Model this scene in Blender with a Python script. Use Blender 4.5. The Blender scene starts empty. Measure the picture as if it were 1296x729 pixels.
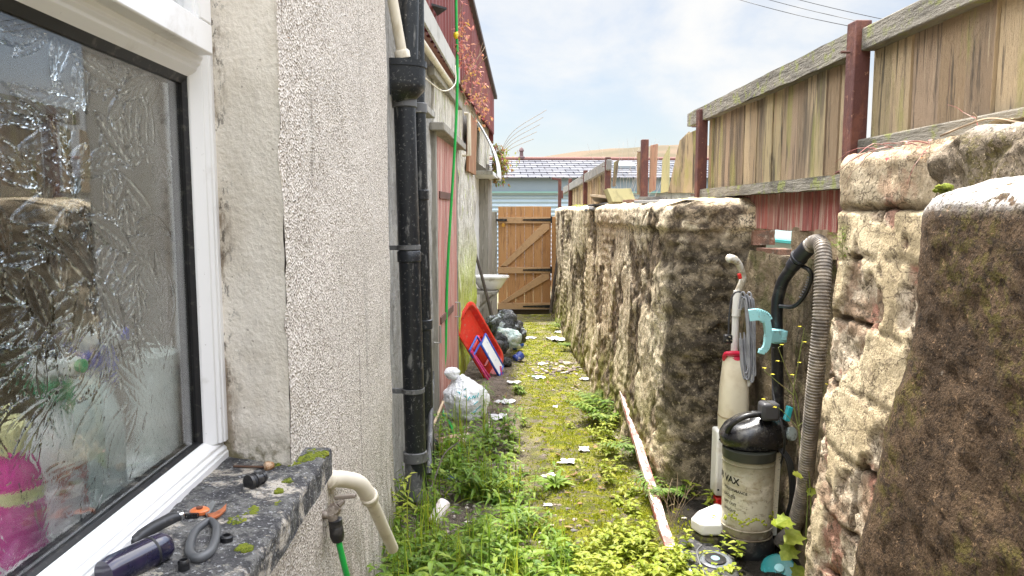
import bpy, bmesh, math, random
import numpy as np
from mathutils import Vector, Matrix, noise
R = math.radians
rnd = random.Random(11)
scene = bpy.context.scene
COL = scene.collection
V = Vector
CLOUD = (7.0, 6.98, 6.9); SKYS = .12; EXPO = 1.82
PI = math.pi

# ------------------------------------------------------------------ camera
F = 930.0; PITCH = R(5.92); YAW = R(1.42); EYE = V((0, 0, 1.5))
fw = V((math.sin(YAW)*math.cos(PITCH), math.cos(YAW)*math.cos(PITCH), -math.sin(PITCH)))
rt = V((math.cos(YAW), -math.sin(YAW), 0)); up = rt.cross(fw)
cam = bpy.data.cameras.new('camera'); camo = bpy.data.objects.new('camera', cam); COL.objects.link(camo)
camo.location = EYE; camo.rotation_euler = (R(90)-PITCH, 0, -YAW)
cam.sensor_width = 36; cam.lens = 36*F/1296; cam.clip_start = .02; cam.clip_end = 4000
scene.camera = camo
def ray(px, py): return fw*F + rt*(px-648) - up*(py-364.5)
def at(px, py, Y):
    d = ray(px, py); return EYE + d*(Y/d.y)
def atz(px, py, z):
    d = ray(px, py); return EYE + d*((z-1.5)/d.z)
def atx(px, py, x):
    d = ray(px, py); return EYE + d*(x/d.x)

# ------------------------------------------------------------------ objects
W = {}
def tag(o, label=None, cat=None, group=None, kind=None):
    if label: o['label'] = label
    if cat: o['category'] = cat
    if group: o['group'] = group
    if kind: o['kind'] = kind
    return o
def thing(name, loc, label, cat, group=None):
    o = bpy.data.objects.new(name, None); COL.objects.link(o); o.location = loc; o.empty_display_size = .1
    W[o.name] = Matrix.Translation(loc)
    return tag(o, label, cat, group)
class MB:
    def __init__(s): s.v = []; s.f = []; s.m = []
    def add(s, vs, fs, m=0):
        b = len(s.v); s.v += [tuple(p) for p in vs]
        for f in fs: s.f.append(tuple(i+b for i in f)); s.m.append(m)
        return s
    def box(s, x0, y0, z0, x1, y1, z1, m=0):
        vs = [(x, y, z) for z in (z0, z1) for y in (y0, y1) for x in (x0, x1)]
        return s.add(vs, [(0,2,3,1),(4,5,7,6),(0,1,5,4),(2,6,7,3),(0,4,6,2),(1,3,7,5)], m)
    def bar(s, p, q, w, h, ref=(0,0,1), m=0, taper=1):
        p = V(p); q = V(q); d = (q-p).normalized(); a = d.cross(V(ref))
        if a.length < 1e-4: a = d.cross(V((1,0,0)))
        a.normalize(); b = a.cross(d); vs = []
        for c, k in ((p,1),(q,taper)):
            for sa, sb in ((-1,-1),(1,-1),(1,1),(-1,1)): vs.append(c+a*(sa*w/2*k)+b*(sb*h/2*k))
        return s.add(vs, [(0,1,2,3),(7,6,5,4),(0,4,5,1),(1,5,6,2),(2,6,7,3),(3,7,4,0)], m)
    def tube(s, pts, r, n=10, caps=True, m=0, closed=False):
        pts = [V(p) for p in pts]; N = len(pts); rs = r if isinstance(r, (list, tuple)) else [r]*N
        vs = []; a = None
        for i, p in enumerate(pts):
            if closed: d = pts[(i+1)%N]-pts[i-1]
            else: d = pts[min(i+1, N-1)]-pts[max(i-1, 0)]
            if d.length < 1e-9: d = V((0,0,1))
            d.normalize()
            if a is None:
                a = d.cross(V((0,0,1)))
                if a.length < .1: a = d.cross(V((0,1,0)))
            a = a-d*a.dot(d); a.normalize(); b = d.cross(a)
            for k in range(n):
                t = 2*PI*k/n; vs.append(p+(a*math.cos(t)+b*math.sin(t))*rs[i])
        fs = []
        for i in range(N if closed else N-1):
            j = (i+1) % N
            for k in range(n): fs.append((i*n+k, i*n+(k+1)%n, j*n+(k+1)%n, j*n+k))
        if caps and not closed: fs.append(tuple(range(n))[::-1]); fs.append(tuple((N-1)*n+k for k in range(n)))
        return s.add(vs, fs, m)
    def lathe(s, prof, o, axis=(0,0,1), n=24, m=0, sx=1, sy=1):
        o = V(o); ax = V(axis).normalized(); a = ax.cross(V((0,1,0)))
        if a.length < .1: a = ax.cross(V((1,0,0)))
        a.normalize(); b = ax.cross(a); vs = []
        for r, z in prof:
            for k in range(n):
                t = 2*PI*k/n; vs.append(o+ax*z+a*(math.cos(t)*r*sx)+b*(math.sin(t)*r*sy))
        fs = []
        for i in range(len(prof)-1):
            for k in range(n): fs.append((i*n+k, i*n+(k+1)%n, (i+1)*n+(k+1)%n, (i+1)*n+k))
        if prof[0][0] > 1e-5: fs.append(tuple(range(n))[::-1])
        if prof[-1][0] > 1e-5: fs.append(tuple((len(prof)-1)*n+k for k in range(n)))
        return s.add(vs, fs, m)
    def prism(s, poly, ext, m=0):
        poly = [V(p) for p in poly]; ext = V(ext); n = len(poly)
        vs = poly+[p+ext for p in poly]
        fs = [tuple(range(n))[::-1], tuple(range(n, 2*n))]+[(i, (i+1)%n, n+(i+1)%n, n+i) for i in range(n)]
        return s.add(vs, fs, m)
    def grid(s, fn, nu, nv, m=0, closeu=False):
        vs = [fn(i, j) for i in range(nu) for j in range(nv)]; fs = []
        for i in range(nu if closeu else nu-1):
            k = (i+1) % nu
            for j in range(nv-1): fs.append((i*nv+j, k*nv+j, k*nv+j+1, i*nv+j+1))
        return s.add(vs, fs, m)
    def blob(s, c, r, sub=2, fn=None, m=0, seed=0):
        bm = bmesh.new(); bmesh.ops.create_icosphere(bm, subdivisions=sub, radius=1); c = V(c); r = V(r) if not isinstance(r, (int, float)) else V((r, r, r))
        vs = []
        for v in bm.verts:
            p = v.co.copy(); k = fn(p) if fn else 1
            vs.append(c+V((p.x*r.x*k, p.y*r.y*k, p.z*r.z*k)))
        bm.verts.index_update(); fs = [tuple(w.index for w in f.verts) for f in bm.faces]; bm.free()
        return s.add(vs, fs, m)
    def build(s, name, mats, parent=None, bev=0, smooth=35, label=None, cat=None, group=None, kind=None, seg=2, loc=None):
        me = bpy.data.meshes.new(name)
        o = bpy.data.objects.new(name, me); COL.objects.link(o)
        vs = s.v
        if parent is None:
            if loc is None:
                xs = [v[0] for v in vs]; ys = [v[1] for v in vs]; zs = [v[2] for v in vs]
                loc = ((min(xs)+max(xs))/2, (min(ys)+max(ys))/2, min(zs))
            l = V(loc); vs = [(v[0]-l.x, v[1]-l.y, v[2]-l.z) for v in vs]; o.location = l; W[o.name] = Matrix.Translation(l)
        me.from_pydata(vs, [], s.f); me.update()
        bm = bmesh.new(); bm.from_mesh(me); bmesh.ops.recalc_face_normals(bm, faces=bm.faces) if len(s.f) < 20000 and name not in ('foliage','ground_cover') else None
        bm.to_mesh(me); bm.free()
        if not isinstance(mats, (list, tuple)): mats = [mats]
        for mt in mats: me.materials.append(mt)
        if len(mats) > 1: me.polygons.foreach_set('material_index', s.m)
        if smooth:
            me.polygons.foreach_set('use_smooth', [True]*len(me.polygons)); me.set_sharp_from_angle(angle=R(smooth))
        if bev:
            md = o.modifiers.new('bevel', 'BEVEL'); md.width = bev; md.segments = seg; md.limit_method = 'ANGLE'; md.angle_limit = R(40)
        if parent is not None:
            o.parent = parent; o.matrix_parent_inverse = W.get(parent.name, Matrix()).inverted()
        return tag(o, label, cat, group, kind)
def arc(c, a, b, r, t0, t1, n):      # points of an arc in the plane of unit vectors a, b
    c = V(c); a = V(a); b = V(b)
    return [c+a*(r*math.cos(t0+(t1-t0)*i/n))+b*(r*math.sin(t0+(t1-t0)*i/n)) for i in range(n+1)]
def spline(pts, n=8):
    P = [V(p) for p in pts]; P = [P[0]*2-P[1]]+P+[P[-1]*2-P[-2]]; out = []
    for i in range(1, len(P)-2):
        for k in range(n):
            t = k/n; a, b, c, d = P[i-1:i+3]
            out.append(.5*((2*b)+(c-a)*t+(2*a-5*b+4*c-d)*t*t+(3*b-a-3*c+d)*t**3))
    return out+[P[-2]]
def fr(p, s=1.0, o=4): return noise.fractal(V(p)*s, 1.0, 2.0, o)      # about -1..1
def nz(p, s=1.0): return noise.noise(V(p)*s)
def sm(a, b, x):
    t = min(1, max(0, (x-a)/(b-a))); return t*t*(3-2*t)
def copy_tree(o, parent=None):
    c = o.copy(); COL.objects.link(c)
    if parent is not None: c.parent = parent
    for ch in list(o.children): copy_tree(ch, c)
    return c

# ------------------------------------------------------------------ materials
def srgb(r, g, b):
    f = lambda c: (c/255/12.92) if c/255 <= .04045 else ((c/255+.055)/1.055)**2.4
    return (f(r), f(g), f(b))
class NT:
    def __init__(s, name):
        s.mat = bpy.data.materials.new(name); s.mat.use_nodes = True; s.t = s.mat.node_tree; s.t.nodes.clear()
        s.out = s.n('ShaderNodeOutputMaterial'); s.geo = s.n('ShaderNodeNewGeometry')
    def n(s, k, **kw):
        nd = s.t.nodes.new(k)
        for a, b in kw.items(): setattr(nd, a, b)
        return nd
    def l(s, a, b): s.t.links.new(a, b)
    def set(s, sock, v):
        if hasattr(v, 'links'): s.l(v, sock)
        else: sock.default_value = v
    def coord(s, st=(1,1,1), obj=False, off=(0,0,0)):
        m = s.n('ShaderNodeMapping'); m.inputs['Scale'].default_value = st; m.inputs['Location'].default_value = off
        if obj: s.l(s.n('ShaderNodeTexCoord').outputs['Object'], m.inputs['Vector'])
        else: s.l(s.geo.outputs['Position'], m.inputs['Vector'])
        return m.outputs['Vector']
    def tex(s, kind, sc, st=(1,1,1), det=5, rough=.6, dist=0, off=(0,0,0), obj=False):
        c = s.coord(st, obj, off)
        if kind == 'noise':
            t = s.n('ShaderNodeTexNoise'); t.inputs['Scale'].default_value = sc; t.inputs['Detail'].default_value = det
            t.inputs['Roughness'].default_value = rough; t.inputs['Distortion'].default_value = dist; o = t.outputs['Fac']
        elif kind in ('vor', 'cell', 'edge'):
            t = s.n('ShaderNodeTexVoronoi'); t.inputs['Scale'].default_value = sc
            if kind == 'edge': t.feature = 'DISTANCE_TO_EDGE'
            o = t.outputs['Color'] if kind == 'cell' else t.outputs['Distance']
        elif kind == 'wave':
            t = s.n('ShaderNodeTexWave'); t.inputs['Scale'].default_value = sc; t.inputs['Distortion'].default_value = dist; t.inputs['Detail'].default_value = det; o = t.outputs['Fac']
        s.l(c, t.inputs['Vector']); return o
    def ramp(s, v, lo, hi, a=0, b=1):
        m = s.n('ShaderNodeMapRange'); s.l(v, m.inputs[0])
        for i, x in zip((1,2,3,4), (lo, hi, a, b)): m.inputs[i].default_value = x
        m.interpolation_type = 'SMOOTHSTEP'; return m.outputs[0]
    def math(s, op, a, b=0):
        m = s.n('ShaderNodeMath', operation=op); s.set(m.inputs[0], a); s.set(m.inputs[1], b); return m.outputs[0]
    def mix(s, f, a, b, mode='MIX'):
        m = s.n('ShaderNodeMix', data_type='RGBA', blend_type=mode); s.set(m.inputs[0], f)
        for i, x in ((6, a), (7, b)):
            if isinstance(x, tuple): x = (*x[:3], 1)
            s.set(m.inputs[i], x)
        return m.outputs[2]
    def z(s, lo, hi):
        x = s.n('ShaderNodeSeparateXYZ'); s.l(s.geo.outputs['Position'], x.inputs[0]); return s.ramp(x.outputs[2], lo, hi)
    def attr(s, name):
        a = s.n('ShaderNodeAttribute'); a.attribute_name = name; return a.outputs['Fac']
    def bump(s, h, dist, strength=1, prev=None):
        b = s.n('ShaderNodeBump'); s.l(h, b.inputs['Height']); b.inputs['Distance'].default_value = dist; b.inputs['Strength'].default_value = strength
        if prev is not None: s.l(prev, b.inputs['Normal'])
        return b.outputs['Normal']
    def bsdf(s, col, rough=.8, metal=0, spec=.4, normal=None, **kw):
        p = s.n('ShaderNodeBsdfPrincipled')
        s.set(p.inputs['Base Color'], (*col[:3], 1) if isinstance(col, tuple) else col)
        s.set(p.inputs['Roughness'], rough); s.set(p.inputs['Metallic'], metal); p.inputs['Specular IOR Level'].default_value = spec
        if normal is not None: s.l(normal, p.inputs['Normal'])
        for k, v in kw.items(): s.set(p.inputs[k.replace('_', ' ')], v)
        s.l(p.outputs[0], s.out.inputs[0]); return p
def M(name, base, layers=(), rough=.8, bump=(), metal=0, spec=.4, island=None, obj=False, **kw):
    """layers: (colour, scale, stretch, lo, hi, amount[, (z at full, z at none)]); bump: (kind, scale, stretch, dist)"""
    t = NT(name); c = tuple(base)
    if island:
        rp = t.n('ShaderNodeValToRGB'); el = rp.color_ramp.elements
        while len(el) < len(island): el.new(.5)
        for i, cc in enumerate(island): el[i].position = i/(len(island)-1); el[i].color = (*cc, 1)
        t.l(t.geo.outputs['Random Per Island'], rp.inputs[0]); c = rp.outputs[0]
    for k, L in enumerate(layers):
        f = t.ramp(t.tex('noise', L[1], L[2], 6, .62, .2, (k*3.7, k*1.9, k*5.1), obj), L[3], L[4], 0, L[5])
        if len(L) > 6: f = t.math('MULTIPLY', f, t.z(L[6][1], L[6][0]))
        c = t.mix(f, c, tuple(L[0]))
    n = None
    for b in bump:
        n = t.bump(t.tex(b[0], b[1], b[2], 5, .65, obj=obj), b[3], b[4] if len(b) > 4 else 1, n)
    t.bsdf(c, rough, metal, spec, n, **kw)
    return t.mat
U = (1,1,1)
def leafmat(name, cols, trans=.45, rough=.5):
    t = NT(name); rp = t.n('ShaderNodeValToRGB'); el = rp.color_ramp.elements
    while len(el) < len(cols): el.new(.5)
    for i, cc in enumerate(cols): el[i].position = i/(len(cols)-1); el[i].color = (*cc, 1)
    t.l(t.geo.outputs['Random Per Island'], rp.inputs[0])
    c = t.mix(t.ramp(t.tex('noise', 60), .4, .75, 0, .5), rp.outputs[0], tuple(x*1.35 for x in cols[-1]))
    p = t.bsdf(c, rough, 0, .35)
    tr = t.n('ShaderNodeBsdfTranslucent'); t.l(c, tr.inputs[0])
    mx = t.n('ShaderNodeMixShader'); mx.inputs[0].default_value = trans
    t.l(p.outputs[0], mx.inputs[1]); t.l(tr.outputs[0], mx.inputs[2]); t.l(mx.outputs[0], t.out.inputs[0])
    return t.mat

# pebble-dashed render: pale stones, dark gaps, a few brown streaks
t = NT('pebbledash')
cell = t.tex('cell', 160); sep = t.n('ShaderNodeSeparateColor'); t.l(cell, sep.inputs[0])
vd = t.tex('vor', 160)
c = t.mix(t.ramp(sep.outputs[0], .1, .9), (.54,.475,.41), (.78,.715,.64))
c = t.mix(t.ramp(sep.outputs[1], .82, .94, 0, .75), c, (.27,.215,.165))
c = t.mix(t.ramp(t.tex('noise', 75, U, 4), .58, .66, 0, .6), c, (.26,.215,.17))
c = t.mix(t.ramp(t.tex('noise', 2.2, (3,3,.35), 5), .56, .72, 0, .4), c, (.30,.27,.23))
c = t.mix(t.ramp(t.tex('noise', 7, (2,2,.15), 5, off=(4,2,0)), .60, .72, 0, .5), c, (.18,.15,.12))
n = t.bump(vd, .009, .8); n = t.bump(t.tex('noise', 60, U, 4), .012, .8, n); n = t.bump(t.tex('noise', 4, U, 3), .03, .6, n)
c = t.mix(t.math('MULTIPLY', t.ramp(t.tex('noise', 5, (2,2,.6), 6, .7, off=(7,7,0)), .40, .60, 0, .75), t.z(.85, .10)), c, (.20,.19,.12))
c = t.mix(t.ramp(t.tex('noise', 3.4, (1,1,.7), 7, .7, off=(1,5,3)), .60, .66, 0, .45), c, (.80,.75,.67))
t.bsdf(c, .9, 0, .2, n); PEBBLE = t.mat
t = NT('reveal_paint')
c = t.mix(t.ramp(t.tex('noise', 5, U, 6), .42, .68), (.82,.76,.67), (.68,.61,.51))
xs_ = t.n('ShaderNodeSeparateXYZ'); t.l(t.geo.outputs['Position'], xs_.inputs[0])
nearf = t.ramp(xs_.outputs[0], -.565, -.63, .08, .9)          # mould creeping out from the window frame
c = t.mix(t.math('MULTIPLY', t.ramp(t.tex('noise', 10, (1,1,.45), 8, .75), .47, .58), nearf), c, (.20,.145,.095))
c = t.mix(t.math('MULTIPLY', t.ramp(t.tex('noise', 34, (1,1,.6), 8, .75, off=(3,3,3)), .55, .61), nearf), c, (.045,.033,.024))
c = t.mix(t.math('MULTIPLY', t.ramp(t.tex('noise', 12, U, 8, .7, off=(6,3,3)), .38, .56), t.z(1.03, .93)), c, (.17,.15,.085))
c = t.mix(t.ramp(t.tex('noise', 70, U, 4, off=(6,1,3)), .68, .72, 0, .7), c, (.22,.17,.12))
t.bsdf(c, .85, 0, .2, t.bump(t.tex('noise', 8, U, 5), .008, 1, t.bump(t.tex('noise', 80, U, 5), .004))); REVEAL = t.mat
UPVC = M('upvc_white', (.80,.79,.78), [((.42,.37,.3), 9, (1,1,1), .62, .8, .45), ((.12,.09,.06), 70, U, .68, .74, .6)], .3, spec=.5)
RUBBER = M('rubber_gasket', (.012,.012,.013), [((.1,.09,.075), 40, U, .55, .7, .7)], .5)
SILL = M('sill_concrete', (.055,.053,.055), [((.15,.145,.135), 18, U, .44, .56, .9), ((.52,.46,.38), 9, U, .53, .60, .85), ((.035,.034,.036), 34, U, .50, .62, .85), ((.34,.34,.34), 130, U, .57, .63, .8), ((.015,.015,.016), 150, U, .57, .63, .7), ((.42,.38,.30), 55, U, .62, .68, .8)], .85, [('noise', 45, U, .012), ('noise', 12, U, .02), ('noise', 160, U, .004)])
BLACKPIPE = M('black_pipe', (.010,.012,.015), [((.026,.030,.036), 8, (1,1,.3), .5, .75, .6), ((.22,.215,.205), 26, (1,1,.25), .58, .70, .6), ((.20,.19,.18), 80, U, .58, .66, .5)], .33, [('noise', 30, U, .002)], spec=.4)
GREYPVC = M('grey_pvc', (.11,.11,.112), [((.26,.25,.24), 30, U, .54, .62, .7), ((.04,.04,.04), 14, U, .5, .62, .7)], .5)
CREAMPIPE = M('cream_pipe', (.66,.60,.49), [((.38,.31,.20), 14, (1,1,.4), .52, .72, .6), ((.2,.17,.12), 60, U, .64, .72, .5)], .5)
GREENHOSE = M('green_hose', (.01,.36,.06), [((.02,.22,.05), 30, U, .5, .7, .4)], .3, spec=.5)
TAPM = M('weathered_metal', (.30,.26,.22), [((.13,.10,.08), 40, U, .45, .6, .8), ((.44,.40,.36), 25, U, .6, .7, .6)], .55, metal=.45)
BLACKPL = M('black_plastic', (.012,.012,.014), [((.075,.07,.063), 26, U, .50, .66, .6), ((.16,.15,.13), 80, U, .62, .70, .5)], .36, spec=.45)
BLACKMATT = M('black_matt', (.016,.016,.018), [((.09,.085,.075), 50, U, .58, .72, .5)], .6)
MOSS = M('moss', (.17,.20,.015), [((.05,.07,.012), 60, U, .5, .65, .8), ((.30,.27,.02), 30, U, .55, .7, .7)], .95, [('noise', 140, U, .01)])
CONC_GREY = M('grey_render', (.30,.285,.26), [((.48,.46,.42), 4, (1,1,.5), .48, .62, .8), ((.10,.09,.08), 7, (2,2,.3), .56, .68, .8), ((.05,.045,.04), 40, U, .62, .7, .6)], .9, [('noise', 50, U, .01), ('noise', 8, U, .03)])
LIMEWASH = M('mossy_limewash', (.58,.55,.48), [((.32,.29,.24), 6, (3,3,.4), .46, .6, .85), ((.14,.12,.09), 12, (3,3,.25), .57, .66, .8), ((.40,.46,.02), 5, (2,2,.6), .28, .46, .95, (.4, 1.5)), ((.30,.36,.02), 14, (1,1,.4), .58, .66, .7)], .9, [('noise', 40, (1,1,.5), .012), ('noise', 9, U, .03)])
REDCLAD = M('red_metal_cladding', (.15,.030,.028), [((.23,.075,.065), 3, (1,1,.3), .45, .7, .6), ((.12,.03,.025), 12, (3,3,.2), .58, .7, .6)], .5)
REDDOOR = M('faded_red_planks', (.40,.17,.14), [((.52,.36,.30), 5, (4,4,.35), .46, .62, .85), ((.26,.08,.065), 9, (4,4,.25), .56, .68, .7), ((.5,.47,.42), 22, (3,3,.2), .62, .68, .7)], .75, [('noise', 30, (4,4,.2), .006)])
GREYWOOD = M('grey_old_timber', (.30,.28,.24), [((.16,.145,.12), 9, (3,3,.3), .48, .64, .8), ((.48,.45,.40), 14, (3,3,.3), .58, .68, .7)], .85, [('noise', 40, (3,3,.2), .008)])
WHITEPAINT = M('dirty_white_paint', (.66,.66,.64), [((.42,.40,.36), 6, (2,2,.4), .5, .68, .7), ((.2,.17,.13), 26, U, .63, .7, .7)], .6, [('noise', 30, U, .004)])
GATEWOOD = M('gate_timber', (.42,.22,.09), [((.22,.11,.05), 5, (6,6,.5), .5, .66, .7), ((.46,.29,.15), 9, (8,8,.4), .55, .7, .6), ((.12,.065,.035), 30, (3,3,1), .68, .73, .8)], .75, [('noise', 30, (8,8,.4), .004)], island=[(.38,.19,.075), (.50,.27,.115), (.44,.23,.09)])
GATEPALE = M('gate_brace_timber', (.46,.29,.15), [((.32,.19,.10), 8, (3,3,3), .5, .66, .6), ((.14,.08,.045), 30, U, .68, .72, .8)], .75)
FENCEW = M('weathered_fence_boards', (.4,.3,.2), [((.115,.09,.065), 2.6, (5,5,.55), .48, .62, .8), ((.055,.045,.035), 6, (7,7,.5), .55, .66, .8), ((.30,.29,.08), 2.0, (3,3,.7), .56, .66, .6), ((.32,.16,.12), 3.1, (5,5,.3), .60, .70, .65), ((.56,.45,.30), 9, (9,9,.35), .60, .70, .5)], .85, [('noise', 26, (9,9,.35), .006), ('noise', 120, (4,4,.15), .0025)], island=[(.40,.29,.17), (.50,.385,.24), (.30,.21,.125), (.45,.36,.20), (.25,.18,.115), (.42,.30,.20)])
RAILW = M('mossy_rail', (.20,.18,.145), [((.09,.08,.065), 10, (2,.5,2), .46, .62, .8), ((.20,.22,.05), 16, U, .52, .66, .8), ((.34,.31,.27), 30, (2,.4,2), .58, .7, .6)], .9, [('noise', 30, (3,.4,3), .012), ('noise', 90, U, .004)])
REDBOARD = M('faded_red_boards', (.3,.1,.08), [((.50,.37,.29), 5, (7,7,.4), .46, .60, .85), ((.20,.045,.045), 4, (7,7,.5), .5, .66, .75), ((.22,.16,.10), 7, (7,7,.4), .58, .70, .7)], .85, [('noise', 26, (9,9,.35), .006)], island=[(.33,.085,.075), (.42,.13,.10), (.30,.10,.085), (.38,.16,.12)])
RUSTPOST = M('rust_painted_steel', (.085,.030,.025), [((.15,.055,.035), 16, (1,1,.5), .5, .64, .85), ((.06,.022,.02), 9, (1,1,.4), .54, .66, .7), ((.34,.18,.11), 50, U, .64, .70, .7)], .65, [('noise', 60, U, .003)])
# lumpy old lime render over rubble: 'plaster' is where the render still holds
t = NT('old_render')
pl = t.mix(t.ramp(t.tex('noise', 2.0, (1,1,.8), 6), .38, .62), (.63,.515,.35), (.80,.69,.50))
pl = t.mix(t.ramp(t.tex('noise', 8, (1.6,1.6,.5), 8, .72, off=(3,1,7)), .55, .61, 0, .85), pl, (.26,.20,.14))
pl = t.mix(t.ramp(t.tex('noise', 30, (1.2,1.2,.8), 6, .7), .58, .63, 0, .75), pl, (.20,.16,.115))
pl = t.mix(t.ramp(t.tex('noise', 5, (2.5,2.5,.25), 6, .6, off=(8,1,7)), .58, .68, 0, .7), pl, (.12,.10,.085))
ru = t.mix(t.ramp(t.tex('noise', 16, U, 7, .7), .40, .60), (.075,.056,.040), (.33,.255,.17))
ru = t.mix(t.ramp(t.tex('noise', 9, U, 6, off=(9,0,2)), .57, .64, 0, .8), ru, (.52,.44,.33))
c = t.mix(t.attr('plaster'), ru, pl)
for k_, (sc_, st_, w_) in enumerate(((3.2, (1,1,1.3), .011), (6, (1,1.2,.7), .010), (2.2, (1,.7,2.2), .008))):      # hairline cracks
    c = t.mix(t.ramp(t.math('ABSOLUTE', t.math('SUBTRACT', t.tex('noise', sc_, st_, 5, .6, .4, (k_*5, 2, k_)), .5)), 0, w_, .85, 0), c, (.06,.048,.036))
mo = t.math('MULTIPLY', t.ramp(t.tex('noise', 6, U, 6, off=(1,8,2)), .40, .58), t.z(.75, .05))
c = t.mix(mo, c, (.17,.165,.035))
c = t.mix(t.ramp(t.tex('noise', 4, U, 6, off=(5,8,2)), .63, .69, 0, .7), c, (.19,.18,.05))
c = t.mix(t.attr('stain'), c, t.mix(t.ramp(t.tex('noise', 45, U, 6, .75, off=(1,1,6)), .57, .63, 0, .75), t.mix(t.ramp(t.tex('noise', 14, U, 9, .75), .44, .60), (.040,.032,.023), (.20,.16,.108)), (.38,.31,.21)))
c = t.mix(t.ramp(t.tex('noise', 95, U, 5, .7), .56, .62, 0, .7), c, (.10,.08,.06))
n = t.bump(t.tex('noise', 16, (1,1,.8), 6, .65), .016, 1); n = t.bump(t.tex('noise', 90, U, 4, .7), .006, 1, n)
t.bsdf(c, .92, 0, .2, n); RENDER = t.mat
DARKRENDER = M('dark_stained_render', (.22,.17,.11), [((.08,.062,.042), 4, (2,2,.6), .47, .60, .85), ((.26,.21,.15), 8, U, .56, .68, .7), ((.09,.095,.03), 10, U, .5, .66, .6), ((.03,.026,.02), 20, (2,2,.6), .58, .66, .7)], .95, [('noise', 16, U, .03), ('noise', 60, U, .008)], spec=.15)
BRICKM = M('old_bricks', (.22,.12,.08), [((.10,.08,.06), 14, U, .48, .62, .8), ((.42,.36,.28), 20, U, .58, .68, .7)], .95, [('noise', 50, U, .01)])
t = NT('pillar_rubble')
pl = t.mix(t.ramp(t.tex('noise', 5, U, 6), .36, .62), (.46,.365,.225), (.68,.56,.37))
pl = t.mix(t.ramp(t.tex('noise', 22, U, 7, .72), .56, .62, 0, .7), pl, (.30,.235,.16))
ru = t.mix(t.ramp(t.tex('noise', 9, U, 7, .7), .42, .58), (.30,.21,.14), (.60,.50,.37))
ru = t.mix(t.ramp(t.tex('noise', 6, U, 5, off=(7,2,2)), .57, .64, 0, .8), ru, (.33,.15,.105))
ru = t.mix(t.ramp(t.tex('noise', 24, U, 6, .7, off=(1,2,2)), .56, .62, 0, .8), ru, (.10,.075,.055))
c = t.mix(t.attr('plaster'), ru, pl)
for k_, (sc_, st_, w_) in enumerate(((5, (1,1,1.6), .012), (9, (1,1.2,.7), .010))):
    c = t.mix(t.ramp(t.math('ABSOLUTE', t.math('SUBTRACT', t.tex('noise', sc_, st_, 5, .6, .4, (k_*5, 2, k_)), .5)), 0, w_, .8, 0), c, (.09,.065,.042))
c = t.mix(t.attr('groove'), c, (.10,.075,.05))
c = t.mix(t.ramp(t.tex('noise', 150, U, 4, .7), .57, .64, 0, .6), c, (.17,.13,.09))
n = t.bump(t.tex('noise', 26, U, 6, .65), .010, 1); n = t.bump(t.tex('noise', 140, U, 4, .7), .004, 1, n)
t.bsdf(c, .92, 0, .2, n); PILLAR = t.mat
def slabmat(name, a, b, bare_a, bare_b):
    global t
    t = NT(name)
    c = t.mix(t.ramp(t.tex('noise', 9, U, 9, .72), .38, .62), a, b)
    c = t.mix(t.ramp(t.tex('noise', 38, U, 8, .75, off=(4,4,1)), .52, .58, 0, .75), c, tuple(x*.35 for x in a))
    m1 = t.math('MULTIPLY', t.ramp(t.tex('noise', 34, U, 8, .75, off=(6,4,1)), .48, .55), t.ramp(t.tex('noise', 4.5, U, 4, off=(9,4,1)), .46, .58))
    c = t.mix(t.math('MULTIPLY', m1, .65), c, (.125,.105,.022))
    c = t.mix(t.ramp(t.tex('noise', 55, U, 7, .75, off=(2,7,1)), .60, .65, 0, .8), c, tuple(min(1, x*3.0) for x in b))
    c = t.mix(t.ramp(t.tex('noise', 6, U, 8, .7, off=(1,1,9)), .64, .69, 0, .7), c, (.33,.28,.22))
    bare = t.math('MULTIPLY', t.attr('bare'), t.ramp(t.tex('noise', 30, U, 7, .7), .36, .44))
    c = t.mix(bare, c, t.mix(t.ramp(t.tex('noise', 60, U, 5), .4, .6), bare_a, bare_b))
    c = t.mix(t.ramp(t.tex('noise', 170, U, 4, .7), .52, .60, 0, .7), c, tuple(x*.4 for x in a)); c = t.mix(t.ramp(t.tex('noise', 210, U, 4, .7, off=(5,5,5)), .60, .66, 0, .6), c, tuple(min(1, x*2.4) for x in b))
    n = t.bump(t.tex('noise', 30, U, 6, .65), .014, 1); n = t.bump(t.tex('noise', 170, U, 4, .7), .005, 1, n)
    t.bsdf(c, .9, 0, .2, n); return t.mat
SLAB = slabmat('mossy_slab', (.060,.038,.022), (.122,.078,.045), (.44,.41,.38), (.70,.67,.63))
CAPM = slabmat('mossy_cap', (.15,.115,.078), (.29,.235,.17), (.44,.40,.35), (.66,.60,.52))
# ground
t = NT('alley_ground')
c = t.mix(t.ramp(t.tex('noise', 6, U, 7, .7), .36, .64), (.20,.155,.115), (.40,.33,.27))
c = t.mix(t.ramp(t.tex('noise', 24, U, 6, .7, off=(2,0,0)), .54, .64, 0, .8), c, (.06,.05,.04))
c = t.mix(t.ramp(t.tex('noise', 45, U, 5, .7), .62, .70, 0, .8), c, (.46,.42,.37))
mm = t.math('MULTIPLY', t.attr('moss'), t.ramp(t.tex('noise', 18, U, 7, .75), .40, .52))
mc = t.mix(t.ramp(t.tex('noise', 9, U, 6, off=(0,3,0)), .38, .62), (.21,.25,.014), (.44,.43,.035))
mc = t.mix(t.ramp(t.tex('noise', 70, U, 5), .55, .68, 0, .8), mc, (.05,.06,.012))
c = t.mix(mm, c, mc)
c = t.mix(t.math('MULTIPLY', t.attr('vac_shade'), .9), c, (.030,.024,.018))  # soil painted near black, in place of the shade round the vacuum
n = t.bump(t.tex('noise', 30, U, 7, .7), .03, 1); n = t.bump(t.tex('noise', 120, U, 5, .7), .008, 1, n)
t.bsdf(c, .9, 0, .3, n); GROUND = t.mat
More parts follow.
